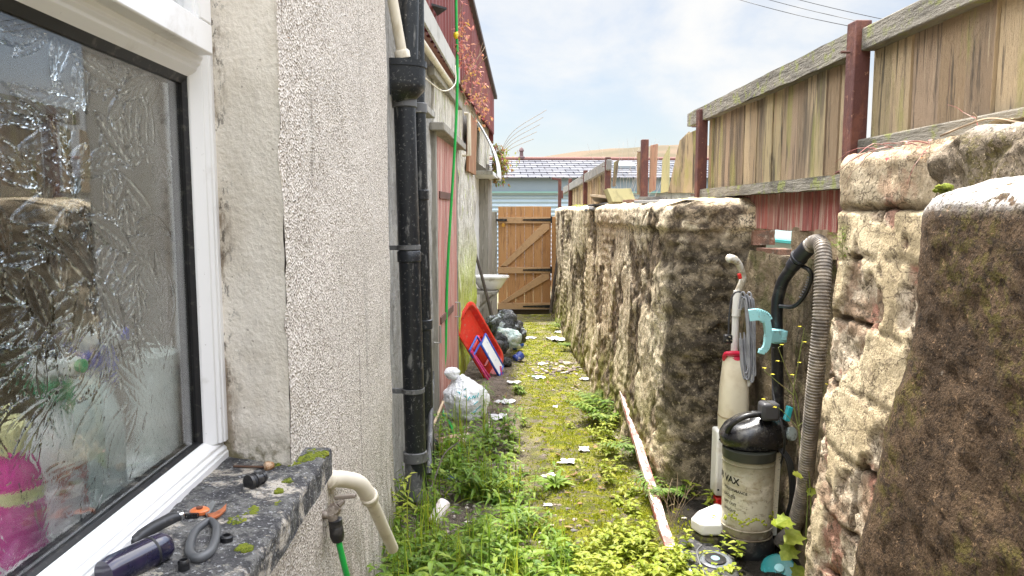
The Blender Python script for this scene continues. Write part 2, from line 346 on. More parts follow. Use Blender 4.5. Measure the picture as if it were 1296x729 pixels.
EARTH = M('earth', (.14,.12,.09), [((.2,.2,.08), 1.5, U, .4, .6, .7)], .95)
LEAF = leafmat('weed_leaf', [(.08,.17,.014), (.24,.35,.03), (.14,.25,.02), (.36,.44,.07), (.11,.22,.02)], .5)
LEAFY = leafmat('yellow_leaf', [(.24,.32,.02), (.38,.43,.045), (.20,.28,.018), (.46,.47,.08)], .5)
LEAFD = leafmat('deep_leaf', [(.06,.14,.013), (.11,.20,.018), (.17,.27,.03)], .4)
STEM = M('plant_stem', (.16,.19,.05), [((.2,.12,.06), 20, U, .5, .65, .6)], .7)
MOSSF = leafmat('moss_frond', [(.17,.22,.012), (.30,.33,.02), (.44,.42,.03), (.22,.26,.015)], .3, .9)
TWIG = M('dry_twig', (.30,.22,.14), [((.15,.1,.07), 30, U, .5, .65, .7)], .85)
REDLEAF = leafmat('red_leaf', [(.42,.08,.07), (.58,.25,.18), (.62,.42,.06), (.60,.30,.25), (.45,.13,.12)], .45)
STICK = M('dark_stick', (.07,.055,.045), [((.15,.12,.1), 20, U, .5, .66, .7)], .75)
# ================================================================== GROUND
def hump(x, y):
    return .03*fr((x, y, 0), 1.1, 3)+.012*fr((x, y, 5), 5, 3)+.05*sm(.55, .95, x)*sm(6.5, 3, y)+.015*sm(.84, 1.0, x)*sm(3.9, 3.5, y)
def mossmask(x, y):
    k = .62+.9*fr((x, y, 9), 1.3, 3)+.35*fr((x, y, 3), 4, 3)
    band = sm(.0, .42, x-.02*(y-5)) * sm(1.0, .7, x-.0*y)
    return max(0, min(1, k*1.15*band+.25*band))
g = MB(); NX, NY = 84, 420
gx = [-.75+i*2.15/(NX-1) for i in range(NX)]; gy = [.0+10.9*(j/(NY-1))**1.0 for j in range(NY)]
g.grid(lambda i, j: (gx[i], gy[j], hump(gx[i], gy[j])), NX, NY)
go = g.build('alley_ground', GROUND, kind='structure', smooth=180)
at_ = go.data.attributes.new('vac_shade', 'FLOAT', 'POINT'); at_.data.foreach_set('value', [sm(.80, .93, v[0]+.06*fr((v[0], v[1], 4), 4, 3))*sm(3.75, 3.5, v[1]) for v in g.v])  # mask of the shade painted on the ground by the vacuums
at_ = go.data.attributes.new('moss', 'FLOAT', 'POINT'); at_.data.foreach_set('value', [mossmask(v[0], v[1]) for v in g.v])
e = MB(); e.box(-900, -200, -.5, 900, 1500, -.12); e.build('ground', EARTH, kind='structure', smooth=0)
# moor behind the houses
MOOR = M('moor_grass', (.125,.092,.062), [((.085,.072,.045), .012, (1,1,3), .45, .6, .8), ((.16,.12,.095), .03, (1,1,4), .55, .7, .6)], 1, spec=.1)
h = MB()
def hz(x, y):
    rise = 47*math.exp(-((x-150)/230)**2)*(1 if x < 150 else 1)+16*sm(-260, 40, x)
    return rise*math.sin(PI*min(1, max(0, (y-420)/420)))+2.5*fr((x, y, 0), .011, 4)-6
h.grid(lambda i, j: (-420+i*14, 420+j*20, hz(-420+i*14, 420+j*20)), 90, 22)
h.build('hill', MOOR, kind='structure', smooth=180)

# ================================================================== HOUSE ON THE LEFT
XW = -.46
ho = thing('rendered_house', (-.9, 1.6, 0), 'pebble-dashed house wall with white window on the left', 'house')
w = MB()
def wallx(y, z): return XW+.006*fr((0, y, z), 3, 3)+.012*sm(.6, .0, z)+.004*sm(2.9, 3.0, y)
def chip(z): return .012*max(0, fr((0, 3, z), 9, 4))+.003*abs(nz((0, 0, z), 60))
ys = [1.63+.0201*j for j in range(80)]; zs = [-.15+.029*k for k in range(100)]
w.grid(lambda i, j: (wallx(ys[i], zs[j])-(chip(zs[j]) if i == 0 else 0), ys[i], zs[j]), 80, 100)
y1 = ys[-1]; z1 = zs[-1]
w.grid(lambda i, j: ((wallx(y1, zs[j]), y1, zs[j]) if i == 0 else (-.75, y1, zs[j])), 2, 100)
w.grid(lambda i, j: ((wallx(ys[i], z1), ys[i], z1) if j == 0 else (-.75, ys[i], z1)), 80, 2)
w.grid(lambda i, j: (wallx(-1+.0825*i, -.15+.0525*j), -1+.0825*i if i < 32 else 1.63, -.15+.0525*j), 33, 21)     # under the sill
w.box(-.75, -1, 2.60, XW-.001, 1.629, 2.72); w.box(-.75, -1, .86, XW-.001, -.32, 2.60)
w.build('wall', PEBBLE, ho, smooth=60)
v = MB()
v.grid(lambda i, j: (XW+.001-(chip(.90+.0214*j)+.002 if i == 0 else 0)-(.175*i/8)+.002*nz((i, 0, j*.4)), 1.632+.055*i/8+.003*fr((i*.2, 0, j*.03), 2), .90+.0214*j), 9, 80)
v.build('window_reveal', REVEAL, ho, smooth=60)
s = MB()
def silltop(x, y): return .932-.10*(x+.64)*.35+.004*fr((x, y, 0), 9, 4)+.003*fr((x, y, 4), 40, 3)
def sx(y): return -.398+.004*fr((0, y, 2), 7, 3)
NS = 130
prof = [(-.68, None), (-.60, None), (-.56, None), (-.52, None), (-.48, None), (-.45, None), (-.425, None), (-.407, None)]
def sillp(i, j):
    y = -.45+2.21*i/(NS-1)
    if j < 15:
        x = -.68+(sx(y)-.006+.68)*j/14; return (x, y, silltop(x, y))
    k = j-15; zt = silltop(sx(y), y)-.006; return (sx(y)+.003*fr((k*.3, y, 0), 20), y, zt-.058*k/5)
s.grid(sillp, NS, 21)
s.grid(lambda i, j: ((-.68 if j == 0 else sx(-.45+2.21*i/(NS-1))), -.45+2.21*i/(NS-1), silltop(sx(0), 0)-.066), NS, 2)
s.prism([(-.68, 1.755, .86), (sx(1.76), 1.755, .86), (sx(1.76), 1.755, silltop(sx(1.76), 1.76)-.008), (-.47, 1.755, .915)], (0, .006, 0))
sill = s.build('window_sill', SILL, ho, smooth=50)
rm = random.Random(3)
def mossclump(mb, c, r, n):
    for _ in range(n):
        a = rm.random()*6.28; q = r*rm.random()**.6; p = V(c)+V((q*math.cos(a), q*math.sin(a)*1.3, 0)); k = rm.uniform(.0025, .0065)
        mb.blob(p+V((0, 0, k*.3)), (k*1.3, k*1.3, k), 1, lambda u: 1+.5*noise.noise(u*4+p*80))
for px, py, r, n in ((388,582,.018,70),(405,577,.018,60),(395,574,.015,40),(365,610,.010,30),(353,623,.008,20),(352,640,.008,16),(300,660,.018,50),(318,650,.016,36),(310,695,.011,30),(345,590,.02,30),(372,590,.012,20)):
    mo = MB(); mossclump(mo, atz(px, py, .922), r, n); mo.build('moss', MOSS, sill, smooth=60)
# window: profiles swept along the three visible members
win = MB()
def member(mb, prof, fn0, fn1, m=0):      # prof (x, d) from the outside edge towards the glass
    mb.prism([fn0(x, d) for x, d in prof], V(fn1(*prof[0]))-V(fn0(*prof[0])), m)
PB = [(-.715, -.01), (-.620, -.01), (-.620, .030), (-.624, .033), (-.624, .039), (-.632, .045), (-.632, .050), (-.652, .066), (-.715, .066)]
member(win, PB, lambda x, d: (x, -.30, .915+d), lambda x, d: (x, 1.70, .915+d))
PJ = [(-.713, 0), (-.620, 0), (-.620, .030), (-.624, .033), (-.624, .039), (-.632, .045), (-.632, .050), (-.652, .070), (-.713, .070)]
member(win, PJ, lambda x, d: (x, 1.698-d, .972), lambda x, d: (x, 1.698-d, 2.58))
member(win, PJ, lambda x, d: (x, -.30+d, .972), lambda x, d: (x, -.30+d, 2.58))
PT = [(-.71, 1.788), (-.654, 1.788), (-.636, 1.803), (-.636, 1.808), (-.628, 1.814), (-.628, 1.820), (-.622, 1.826), (-.622, 1.870), (-.71, 1.870)]
win.prism([(x, -.23, z) for x, z in PT], (0, 1.866, 0))
win.box(-.71, -.3, 2.55, -.622, 1.69, 2.60)
wo = win.build('window', UPVC, ho, bev=.0015, smooth=30)
ga = MB()
ga.prism([(-.652, -.23, .978), (-.665, -.23, .986), (-.70, -.23, .986), (-.70, -.23, .978)], (0, 1.86, 0))
ga.prism([(-.654, 1.630, .98), (-.664, 1.619, .98), (-.70, 1.619, .98), (-.70, 1.630, .98)], (0, 0, .81))
ga.prism([(-.654, -.23, 1.788), (-.664, -.23, 1.772), (-.70, -.23, 1.772), (-.70, -.23, 1.788)], (0, 1.86, 0))
ga.build('gasket', RUBBER, wo, smooth=0)
sa = MB()
def ring(mb, x0, x1, ya, yb, za, zb, wd):
    mb.box(x0, ya, za, x1, yb, za+wd); mb.box(x0, ya, zb-wd, x1, yb, zb)
    mb.box(x0+.0005, ya, za+wd, x1-.0005, ya+wd, zb-wd); mb.box(x0+.0005, yb-wd, za+wd, x1-.0005, yb, zb-wd)
ring(sa, -.640, -.592, -.1, 1.612, 1.828, 2.56, .062); ring(sa, -.640, -.602, -.045, 1.556, 1.883, 2.505, .012)
sa.build('opening_sash', UPVC, wo, bev=.004, smooth=30)
GLASS = None
t = NT('patterned_glass')
n = t.bump(t.tex('noise', 260, U, 2), .0006, .35)
p = t.bsdf((.93,.98,.97), .015, 0, .5, n, Transmission_Weight=1.0, IOR=1.7); GLASS = t.mat
def leafglass():
    y0, y1, z0, z1 = -.23, 1.622, .983, 1.782
    ya = np.concatenate([np.linspace(y0, .55, 110)[:-1], np.linspace(.55, y1, 440)]); za = np.linspace(z0, z1, 330); ny, nzz = len(ya), len(za)
    Y, Z = np.meshgrid(ya, za, indexing='ij'); H = np.zeros_like(Y); rr = random.Random(5)
    for _ in range(560):
        cy, cz = rr.uniform(y0, 1.55), rr.uniform(z0, z1); th = rr.uniform(0, 6.28); L = rr.uniform(.040, .075); wd = L*rr.uniform(.26, .42); A = rr.uniform(.0013, .0030); cv = rr.uniform(-.35, .35)
        i0, i1 = np.searchsorted(ya, (cy-L*1.5, cy+L*1.5)); k0, k1 = np.searchsorted(za, (cz-L, cz+L))
        if i1-i0 < 2 or k1-k0 < 2: continue
        a = (Y[i0:i1, k0:k1]-cy)/1.4; b = Z[i0:i1, k0:k1]-cz
        u = (a*math.cos(th)+b*math.sin(th))/L; vv = (-a*math.sin(th)+b*math.cos(th))/wd-cv*(1-u*u)*2
        env = np.clip(1-u*u, 0, 1)**.9*(1-.25*u); e = np.abs(vv)/np.maximum(env, 1e-3); q = np.clip(1-e**2, 0, 1)
        hh = A*(.55*np.sqrt(q)+.75*np.exp(-((e-.86)/.13)**2)+.5*np.exp(-(vv/.09)**2)*(q > 0)+.10*np.sin(22*(u+np.abs(vv)*.5))*(q > .05)); ok = (np.abs(u) < 1) & (e < 1)
        H[i0:i1, k0:k1] = np.where(ok, hh*np.clip((1-e)/.10, 0, 1), H[i0:i1, k0:k1])
    H *= (1-np.clip((Y-1.40)/.14, 0, 1)*.7)*(.42+1.1*np.clip((Z-1.12)/.2, 0, 1))
    mb = MB(); X = -.689+H; X[:, 0] = X[:, -1] = -.689; X[0] = X[-1] = -.689
    mb.v = [tuple(p) for p in np.stack([X, Y, Z], -1).reshape(-1, 3).tolist()]
    for i in range(ny-1):
        for k in range(nzz-1): mb.f.append((i*nzz+k, (i+1)*nzz+k, (i+1)*nzz+k+1, i*nzz+k+1))
    b0 = len(mb.v)
    ob = [i*nzz for i in range(ny)]+[(ny-1)*nzz+k for k in range(1, nzz)]+[i*nzz+nzz-1 for i in range(ny-2, -1, -1)]+[k for k in range(nzz-2, 0, -1)]
    mb.v += [(-.694, mb.v[k][1], mb.v[k][2]) for k in ob]; nb = len(ob)
    for k in range(nb): mb.f.append((b0+k, b0+(k+1)%nb, ob[(k+1)%nb], ob[k]))
    mb.f.append(tuple(b0+k for k in range(nb-1, -1, -1)))
    mb.m = [0]*len(mb.f)
    return mb
lg = leafglass(); pane = lg.build('leaf_pattern_pane', GLASS, wo, smooth=30)
CLEAR = M('clear_glass', (.95,.97,.97), rough=.01, spec=.5, Transmission_Weight=1.0, IOR=1.47)
pn = MB(); pn.box(-.672, -.232, .983, -.668, 1.624, 1.782); pn.build('outer_pane', M('outer_glass', (.95,.97,.97), rough=.01, spec=.5, Transmission_Weight=1.0, IOR=1.5), wo, smooth=0)
pn = MB(); pn.box(-.626, -.05, 1.888, -.620, 1.552, 2.50); pn.build('upper_pane', CLEAR, wo, smooth=0)
# the room behind the pane
ROOM = M('room_brown', (.19,.13,.085), [((.06,.04,.028), 2.5, U, .45, .6, .8), ((.34,.24,.15), 3.5, (1,1,2), .55, .66, .6)], .8)
rb = MB(); x0, x1, ya, yb, za, zb = -2.6, -.716, -.98, 3.3, -.1, 2.70
P8 = [(x, y, z) for z in (za, zb) for y in (ya, yb) for x in (x0, x1)]
rb.add(P8, [(0,2,3,1),(0,1,5,4),(2,6,7,3),(0,4,6,2)])
for (a_, c_, e_, f_) in ((x0, x1, ya, -.6), (x0, x1, 1.5, yb), (x0, -1.7, -.6, 1.5), (-.80, x1, -.6, 1.5)): rb.box(a_, e_, zb-.03, c_, f_, zb)      # flat ceiling; unseen opening added to let sky light onto the bottles
rb.box(-.76, 1.70, 0, -.718, 3.3, 2.7); rb.box(-.76, -.9, 0, -.718, 1.7, .905); rb.box(-.76, -.9, 2.6, -.718, 1.7, 2.69)
rb.build('interior', ROOM, ho, smooth=0)
ins = MB(); ins.box(-.98, -.3, .925, -.718, 1.69, .955); ins.build('inner_sill', WHITEPAINT, ho, bev=.004)

# ------------------------------------------------------------------ bottles on the inner sill
def plastic(name, c, rough=.35, **k): return M(name, c, rough=rough, spec=.5, **k)
PWHITE = plastic('white_plastic', (.86,.88,.87)); PGREEN = plastic('green_plastic', (.01,.30,.12)); PBLUE = plastic('blue_plastic', (.03,.06,.55))
PPINK = plastic('pink_plastic', (.72,.03,.33)); PYEL = plastic('pale_yellow_plastic', (.80,.74,.38)); PRED = plastic('red_plastic', (.62,.025,.02))
PTEAL = plastic('teal_plastic', (.03,.42,.46)); PORANGE = plastic('orange_plastic', (.62,.16,.045))
def sprayer(x, y, rot, hm, nozzle, label, bodycol, s=1.0, lab=None):
    b = MB(); b.lathe([(.001,0),(.043*s,.002),(.047*s,.012),(.047*s,.12*s),(.044*s,.15*s),(.030*s,.19*s),(.016*s,.215*s),(.015*s,.235*s)], (x, y, .957), n=28, sx=1, sy=.72)
    o = b.build('spray_bottle', bodycol, None, smooth=60, label=label, cat='spray bottle', group='bottles on the inner window sill', loc=(x, y, .957))
    z0 = .957+.235*s; c, sn = math.cos(rot), math.sin(rot)
    def L(a, z): return (x+c*a, y+sn*a, z0+z)
    k = MB(); k.lathe([(.019,0),(.019,.024),(.014,.028)], (x, y, z0-.004), n=18); k.build('collar', nozzle, o, smooth=40)
    hd = MB(); hd.bar(L(-.030,.045), L(.052,.052), .026, .030, m=0); hd.bar(L(-.01,.02), L(-.005,.05), .022, .024); hd.build('spray_head', hm, o, bev=.006, smooth=50)
    nzl = MB(); nzl.lathe([(.011,0),(.012,.012),(.008,.014)], L(.052,.052), V(L(1,.0))-V(L(0,0)), 14); nzl.build('nozzle', nozzle, o, smooth=40)
    tr = MB(); tr.tube([L(.022,.040), L(.034,.016), L(.034,-.012), L(.028,-.030)], [.007,.007,.006,.005], 8); tr.build('trigger', nozzle, o, smooth=60)
    if lab:
        bb = MB(); bb.grid(lambda i, j: (x+.0475*s*math.cos(-1.2+2.4*i/16), y+.0347*s*math.sin(-1.2+2.4*i/16), .99+.085*s*j), 17, 2); bb.build('paper_label', lab, o)
    return o
sprayer(-.752, 1.235, -.15, PWHITE, PGREEN, 'white spray bottle with green trigger and red label behind the glass', PWHITE, 1.0, M('red_label', (.45,.12,.10), [((.75,.72,.7), 40, U, .45, .5, .9)]))
sprayer(-.752, 1.355, .5, PWHITE, PBLUE, 'white spray bottle with blue collar behind the glass', plastic('milky_plastic', (.76,.86,.83)), 1.12)
pb = MB(); pb.lathe([(.001,0),(.036,.002),(.038,.02),(.038,.12),(.030,.155),(.018,.175),(.018,.18)], (-.745, 1.115, .957), n=24)
po = pb.build('detergent_bottle', PPINK, None, smooth=60, label='pink bottle with pale yellow cap and band behind the glass', cat='bottle', group='bottles on the inner window sill', loc=(-.745, 1.115, .957))
k = MB(); k.lathe([(.022,0),(.024,.006),(.022,.042),(.012,.05)], (-.745, 1.115, 1.136), n=20); k.build('cap', PYEL, po, smooth=40)
k = MB(); k.lathe([(.0385,0),(.0385,.02)], (-.745, 1.115, 1.06), n=24); k.build('band', PYEL, po, smooth=40)
tb = MB(); tb.lathe([(.001,0),(.044,.001),(.046,.012),(.046,.20),(.044,.207),(.048,.210),(.048,.236),(.042,.242),(.001,.243)], (-.748, 1.60, .957), n=32)
tb.build('storage_tub', plastic('pale_tub', (.70,.76,.72)), None, smooth=40, label='tall pale cylindrical tub behind the right end of the glass', cat='tub', loc=(-.748, 1.60, .957))
cl = MB(); cl.grid(lambda i, j: (-.735-.018*j+.006*fr((i, j, 0), .5), 1.40+.022*i, .962+.028*math.sin(j*.9)*abs(fr((i, j, 3), .45))+.012*abs(fr((i, j, 7), .9))), 10, 8)
cl.build('dish_cloth', PWHITE, None, smooth=80, label='crumpled white cloth on the inner sill beside the tub', cat='cloth')

# ------------------------------------------------------------------ things on the outer sill
SZ = .924
def hose_connector(px, py, label, axis, L, r, lug=False):
    c = atz(px, py, SZ)+V((0, 0, r if abs(V(axis).z) < .5 else .001)); ax = V(axis).normalized(); b = MB()
    n0 = b.lathe([(r*.72,0),(r*.72,-.0001),(r,0),(r*1.02,L*.12),(r*.86,L*.14),(r*.86,L*.34),(r*1.0,L*.36),(r*1.0,L*.48),(r*.72,L*.52),(r*.66,L*.8),(r*.74,L*.82),(r*.74,L*.9),(r*.6,L),(r*.45,L),(r*.42,L*.4),(r*.3,L*.2)], c-ax*(L/2), ax, 22)
    o = b.build('hose_connector', BLACKPL, None, smooth=35, label=label, cat='hose connector', group='black hose connectors on the sill')
    ri = MB(); ri.lathe([(r*.88,0),(r*.90,.002),(r*.90,.004),(r*.88,.006)], c-ax*(L/2-L*.2), ax, 22); ri.build('seal_ring', BLACKMATT, o, smooth=40)
    if lug:
        lg_ = MB(); lg_.bar(c-ax*.004+V((0,0,r*.8)), c+ax*.012+V((0,0,r*.8)), .010, .012); lg_.build('latch', GREYPVC, o, bev=.002)
    return o
hose_connector(325, 617, 'largest black hose connector lying on its side with its open end facing out', (.55, .84, .0), .042, .0165, True)
hose_connector(287, 686, 'short black hose connector standing beside the pruner handle', (.05, 0, 1), .024, .015)
hose_connector(233, 722, 'black stepped hose connector standing beside the dark bottle', (0, .05, 1), .034, .013)
# dark bottle lying on the sill
b0 = atz(150, 738, SZ); b1 = atz(213, 706, SZ); ax = (b1-b0).normalized()
b = MB(); b.lathe([(.001,-.06),(.022,-.058),(.025,-.045),(.025,.030),(.0245,.045),(.021,.054),(.013,.059),(.001,.060)], b1-ax*.058+V((0,0,.024)), ax, 28)
bt = b.build('dark_bottle', M('dark_blue_plastic', (.012,.013,.03), [((.03,.02,.05), 9, U, .45, .6, .7)], .12, spec=.7), None, smooth=50, label='shiny dark blue bottle lying at the near end of the sill', cat='bottle')
k = MB(); k.lathe([(.0253,0),(.0258,.001),(.0258,.0035),(.0253,.0045)], b1-ax*.058+V((0,0,.024))+ax*.022, ax, 28); k.build('seam_band', BLACKMATT, bt, smooth=40)
# bypass pruner
PG = M('pruner_grip', (.020,.020,.022), [((.07,.065,.06), 60, U, .58, .7, .5)], .45, spec=.5)
PRU = thing('secateurs', atz(262, 655, SZ), 'open secateurs with black handles and orange pivot on the sill', 'secateurs')
def sp(px, py, dz=.008): return atz(px, py, SZ)+V((0, 0, dz))
b = MB(); b.tube(spline([sp(167,697,.012), sp(178,688,.013), sp(196,677,.014), sp(216,667,.014), sp(228,663,.013)], 5), [.006]+[.0105]*4+[.0115]*8+[.012]*4+[.011]*2+[.0095, .008], 10)
b.build('handle', PG, PRU, smooth=60)
lp = spline([sp(262,665), sp(247,678), sp(240,698), sp(243,710), sp(254,712), sp(266,704), sp(273,688), sp(274,672), sp(267,664)], 5)
b = MB(); b.tube(lp, [.0065+.0022*math.sin(PI*i/len(lp)) for i in range(len(lp))], 10, closed=True); b.build('handle', M('pruner_loop', (.075,.077,.08), rough=.45, spec=.5), PRU, smooth=60)
b = MB(); b.bar(sp(224,663,.014), sp(234,661,.013), .018, .018); b.build('spring_clip', M('chrome', (.6,.6,.6), rough=.25, metal=1), PRU, bev=.004)
b = MB(); b.tube([sp(234,661,.012)+(sp(251,659,.010)-sp(234,661,.012))*(i/60)+V((.003*math.cos(i*.9), 0, .005*math.sin(i*.9))) for i in range(61)], .0011, 5); b.build('spring', BLACKMATT, PRU)
pc = sp(253, 653, .006); b = MB(); b.lathe([(.001,0),(.0165,0),(.017,.002),(.017,.006),(.014,.0085),(.001,.009)], pc, n=22, sx=1.05, sy=.9); b.build('pivot_plate', PORANGE, PRU, smooth=40)
b = MB(); b.lathe([(.006,0),(.006,.003),(.002,.004),(.001,.004)], pc+V((0,0,.009)), n=12); b.build('pivot_bolt', M('rust', (.14,.05,.03), rough=.7), PRU, smooth=30)
def bladep(pts, th): b = MB(); b.prism(pts, (0,0,th)); return b
bladep([sp(*q, .006) for q in ((258,653),(263,645),(270,639),(273,643),(268,652),(262,659))], .004).build('blade', M('grey_steel', (.30,.31,.31), rough=.35, metal=.8), PRU, bev=.001)
bladep([sp(*q, .009) for q in ((262,659),(272,657),(281,652),(287,645),(286,653),(279,660),(268,665))], .005).build('blade', M('orange_steel', (.42,.13,.05), [((.2,.07,.04), 70, U, .45, .6, .7)], .5, metal=.3), PRU, bev=.001)
# rusty screwdriver in the corner
q0 = sp(296, 594, .007); q1 = sp(334, 596, .009); q2 = sp(347, 594, .010)
b = MB(); b.tube([q1, q1+(q2-q1)*.2, q1+(q2-q1)*.6, q2], [.006, .011, .0105, .006], 10); so = b.build('screwdriver', M('amber_handle', (.30,.15,.06), [((.5,.36,.24), 60, U, .5, .6, .8)], .5), None, smooth=50, label='rusty screwdriver with amber handle in the back corner of the sill', cat='screwdriver')
b = MB(); b.tube([q0, q1], .0028, 8); b.build('shaft', M('rust_shaft', (.10,.055,.035), rough=.8), so, smooth=60)

# ================================================================== PIPES ON THE LEFT WALL
pp = thing('soil_pipe', (-.385, 3.56, 0), 'thick black soil pipe with hopper head at the end of the pebble-dashed wall', 'drainpipe')
lo = at(528, 655, 3.56); hi = at(511, 105, 3.60)
b = MB(); b.tube([lo+V((0,0,.12)), hi], .052, 24, False); b.build('pipe', BLACKPIPE, pp, smooth=60)
d = (hi-lo).normalized()
def onp(f): return lo+(hi-lo)*f
b = MB(); b.lathe([(.053,0),(.060,.004),(.060,.05),(.054,.055)], onp(.135), d, 24); b.build('collar', GREYPVC, pp, smooth=40)
b = MB(); b.lathe([(.053,0),(.058,.004),(.058,.05),(.054,.055)], onp(.60), d, 24); b.build('collar', BLACKPIPE, pp, smooth=40)
b = MB(); b.lathe([(.053,0),(.060,.003),(.060,.08),(.054,.085)], onp(.945), d, 24); b.build('collar', GREYPVC, pp, smooth=40)
for f in (.60, .27):
    b = MB(); b.lathe([(.054,0),(.057,.001),(.057,.022),(.054,.023)], onp(f)+d*.06, d, 24); b.bar(onp(f)+d*.07+V((-.05,0,0)), onp(f)+d*.07+V((-.115,.0,0)), .03, .022); b.build('bracket', GREYPVC, pp, smooth=40)
# open slanted shoe
b = MB(); r0 = .053
def shoe(i, j):
    a = 2*PI*i/28; rr = r0 if j < 3 else r0-.006; t_ = (0, .5, 1, 1, .5)[j]
    base = onp(.135); e_ = V((.02, -.05, -1)).normalized(); L = .11+.075*(math.sin(a)*.5+.5)
    p = base+e_*(L*t_); return p+V((rr*math.cos(a), -rr*math.sin(a), 0))
b.grid(shoe, 28, 5, closeu=True); b.build('outlet_shoe', GREYPVC, pp, smooth=50)
# hopper: flat back, round front
hc = at(513, 102, 3.58)
def hop(i, j):
    zz, k = ((-.105,.42),(-.085,.72),(-.045,.98),(-.02,1.0),(.055,1.0),(.056,1.05),(.085,1.05),(.086,.96),(.05,.93))[j]
    a = PI*i/24; return (hc.x-.055+.150*k*math.sin(a)**.8*(1 if k else 0), hc.y-.10*k*math.cos(a), hc.z+zz)
b = MB(); b.grid(hop, 25, 9)
for sgn in (0, 24):
    pass
b.box(hc.x-.062, hc.y-.10, hc.z-.08, hc.x-.055, hc.y+.10, hc.z+.085); b.build('hopper', BLACKPIPE, pp, smooth=50)
b = MB(); b.tube([hc+V((.012,0,-.02)), hc+V((.035,.02,.9))], .046, 22); b.build('upper_pipe', BLACKPIPE, pp, smooth=60)
p2 = thing('downpipe', (-.36, 3.98, 0), 'thinner black downpipe just beyond the thick soil pipe', 'drainpipe')
a0 = at(541, 570, 3.98); a1 = at(529, 130, 3.98)
b = MB(); b.tube([a0+V((0,0,-.1)), a1], .040, 20); b.build('pipe', BLACKPIPE, p2, smooth=60)
b = MB(); b.tube([a1, a1+V((.005,-.01,1.0))], .036, 20); b.build('upper_pipe', BLACKPIPE, p2, smooth=60)
for f, m_ in ((.36, BLACKPIPE), (.73, BLACKPIPE), (.97, GREYPVC)):
    b = MB(); b.lathe([(.041,0),(.047,.003),(.047,.05),(.042,.054)], a0+(a1-a0)*f, a1-a0, 20); b.build('collar', m_, p2, smooth=40)
b = MB(); b.bar(a0+(a1-a0)*.64+V((-.02,0,0)), a0+(a1-a0)*.64+V((-.12,0,0)), .035, .03); b.build('bracket', GREYPVC, p2)
b = MB(); w0 = at(486, -60, 3.42); w1 = at(510, 74, 3.52); b.tube([w0, w1], .024, 16); wp = b.build('waste_pipe', CREAMPIPE, None, smooth=60, label='cream waste pipe slanting down into the black hopper', cat='pipe')
b = MB(); b.lathe([(.027,0),(.036,.004),(.036,.03),(.028,.04)], w1, w0-w1, 16); b.build('collar', CREAMPIPE, wp, smooth=40)
b = MB(); b.tube([at(547, 482, 4.1)+V((0,0,-.0)), at(543, 600, 3.7)], .014, 12); b.tube([at(546, 470, 4.12), at(547, 486, 4.1)], .017, 12); b.build('thin_grey_pipe', GREYPVC, None, smooth=60, label='thin pale grey pipe between the two black pipes near the ground', cat='pipe')
# cream waste pipe with elbow, low on the house wall
e0 = V((XW-.02, 2.02, .80)); e1 = at(415, 606, 1.98); e2 = at(455, 612, 2.08); e3 = at(468, 630, 2.13); e4 = at(497, 694, 2.42)
b = MB(); b.tube([e3, e4], .0195, 18); we = b.build('elbow_waste_pipe', CREAMPIPE, None, smooth=60, label='cream waste pipe elbow bending out of the wall above the weeds', cat='pipe')
b = MB(); b.tube(spline([e1+V((-.06,0.02,0)), e1, e1+(e2-e1)*.5+V((0,0,.006)), e2, e3], 6), .0235, 18); b.build('elbow', CREAMPIPE, we, smooth=60)
b = MB(); b.lathe([(.024,0),(.0272,.003),(.0272,.024),(.024,.028)], e3-(e4-e3).normalized()*.02, e4-e3, 18); b.build('collar', CREAMPIPE, we, smooth=40)
b = MB(); b.lathe([(.024,0),(.0268,.003),(.0268,.02),(.024,.024)], e1, e2-e1, 18); b.build('collar', CREAMPIPE, we, smooth=40)
# outside tap
tp = thing('garden_tap', at(420, 655, 1.95), 'corroded garden tap on bare pipework under the end of the sill', 'tap')
u0 = at(398, 651, 1.90); u1 = at(416, 652, 1.92); u2 = at(428, 640, 1.93)
b = MB(); b.tube([at(386, 653, 1.86), u0, u1], .011, 14); b.tube([u1, u2], [.014,.016], 14); b.tube([u1+V((.006,0,.006)), at(424, 662, 1.925)], [.014,.013], 14)
b.lathe([(.014,0),(.019,.004),(.019,.014),(.014,.018)], at(420, 648, 1.925), u2-u1, 6); b.build('tap_body', TAPM, tp, bev=.001, smooth=35)
b = MB(); b.tube([u2, u2+(u2-u1)*.6], [.009,.007], 10); tt = u2+(u2-u1)*.62; b.bar(tt+V((-.026,.01,.002)), tt+V((.034,-.012,.016)), .013, .011); b.build('tap_handle', TAPM, tp, bev=.003)
s0 = at(384, 650, 1.86); b = MB(); b.tube([s0+V((0,0,.016)), at(391, 700, 1.87), at(394, 760, 1.89)], .010, 12); b.lathe([(.011,0),(.015,.002),(.015,.03),(.011,.032)], s0+V((0,0,-.022)), n=8); b.tube([at(380, 648, 1.86), at(384, 668, 1.86)], [.013, .013], 12)
b.bar(at(388, 686, 1.87), at(381, 686, 1.86)+V((-.03,0,0)), .010, .014); b.build('supply_pipe', TAPM, tp, smooth=40)
b = MB(); b.tube([s0+V((-.025,.01,.02)), at(378, 700, 1.86)+V((-.012,.01,0)), at(379, 770, 1.87)+V((-.012,.01,0))], .008, 10); b.build('supply_pipe', M('dark_lagging', (.09,.06,.045), [((.2,.16,.12), 40, U, .5, .6, .7)], .9), tp, smooth=60)
hc0 = at(424, 656, 1.925); hc1 = at(428, 688, 1.93); b = MB(); b.lathe([(.012,0),(.0185,.003),(.0185,.020),(.0165,.022),(.0185,.026),(.0195,.05),(.0150,.066),(.011,.068)], hc0+V((0,0,-.0)), hc1-hc0, 20); b.build('hose_coupling', BLACKPL, tp, smooth=35)
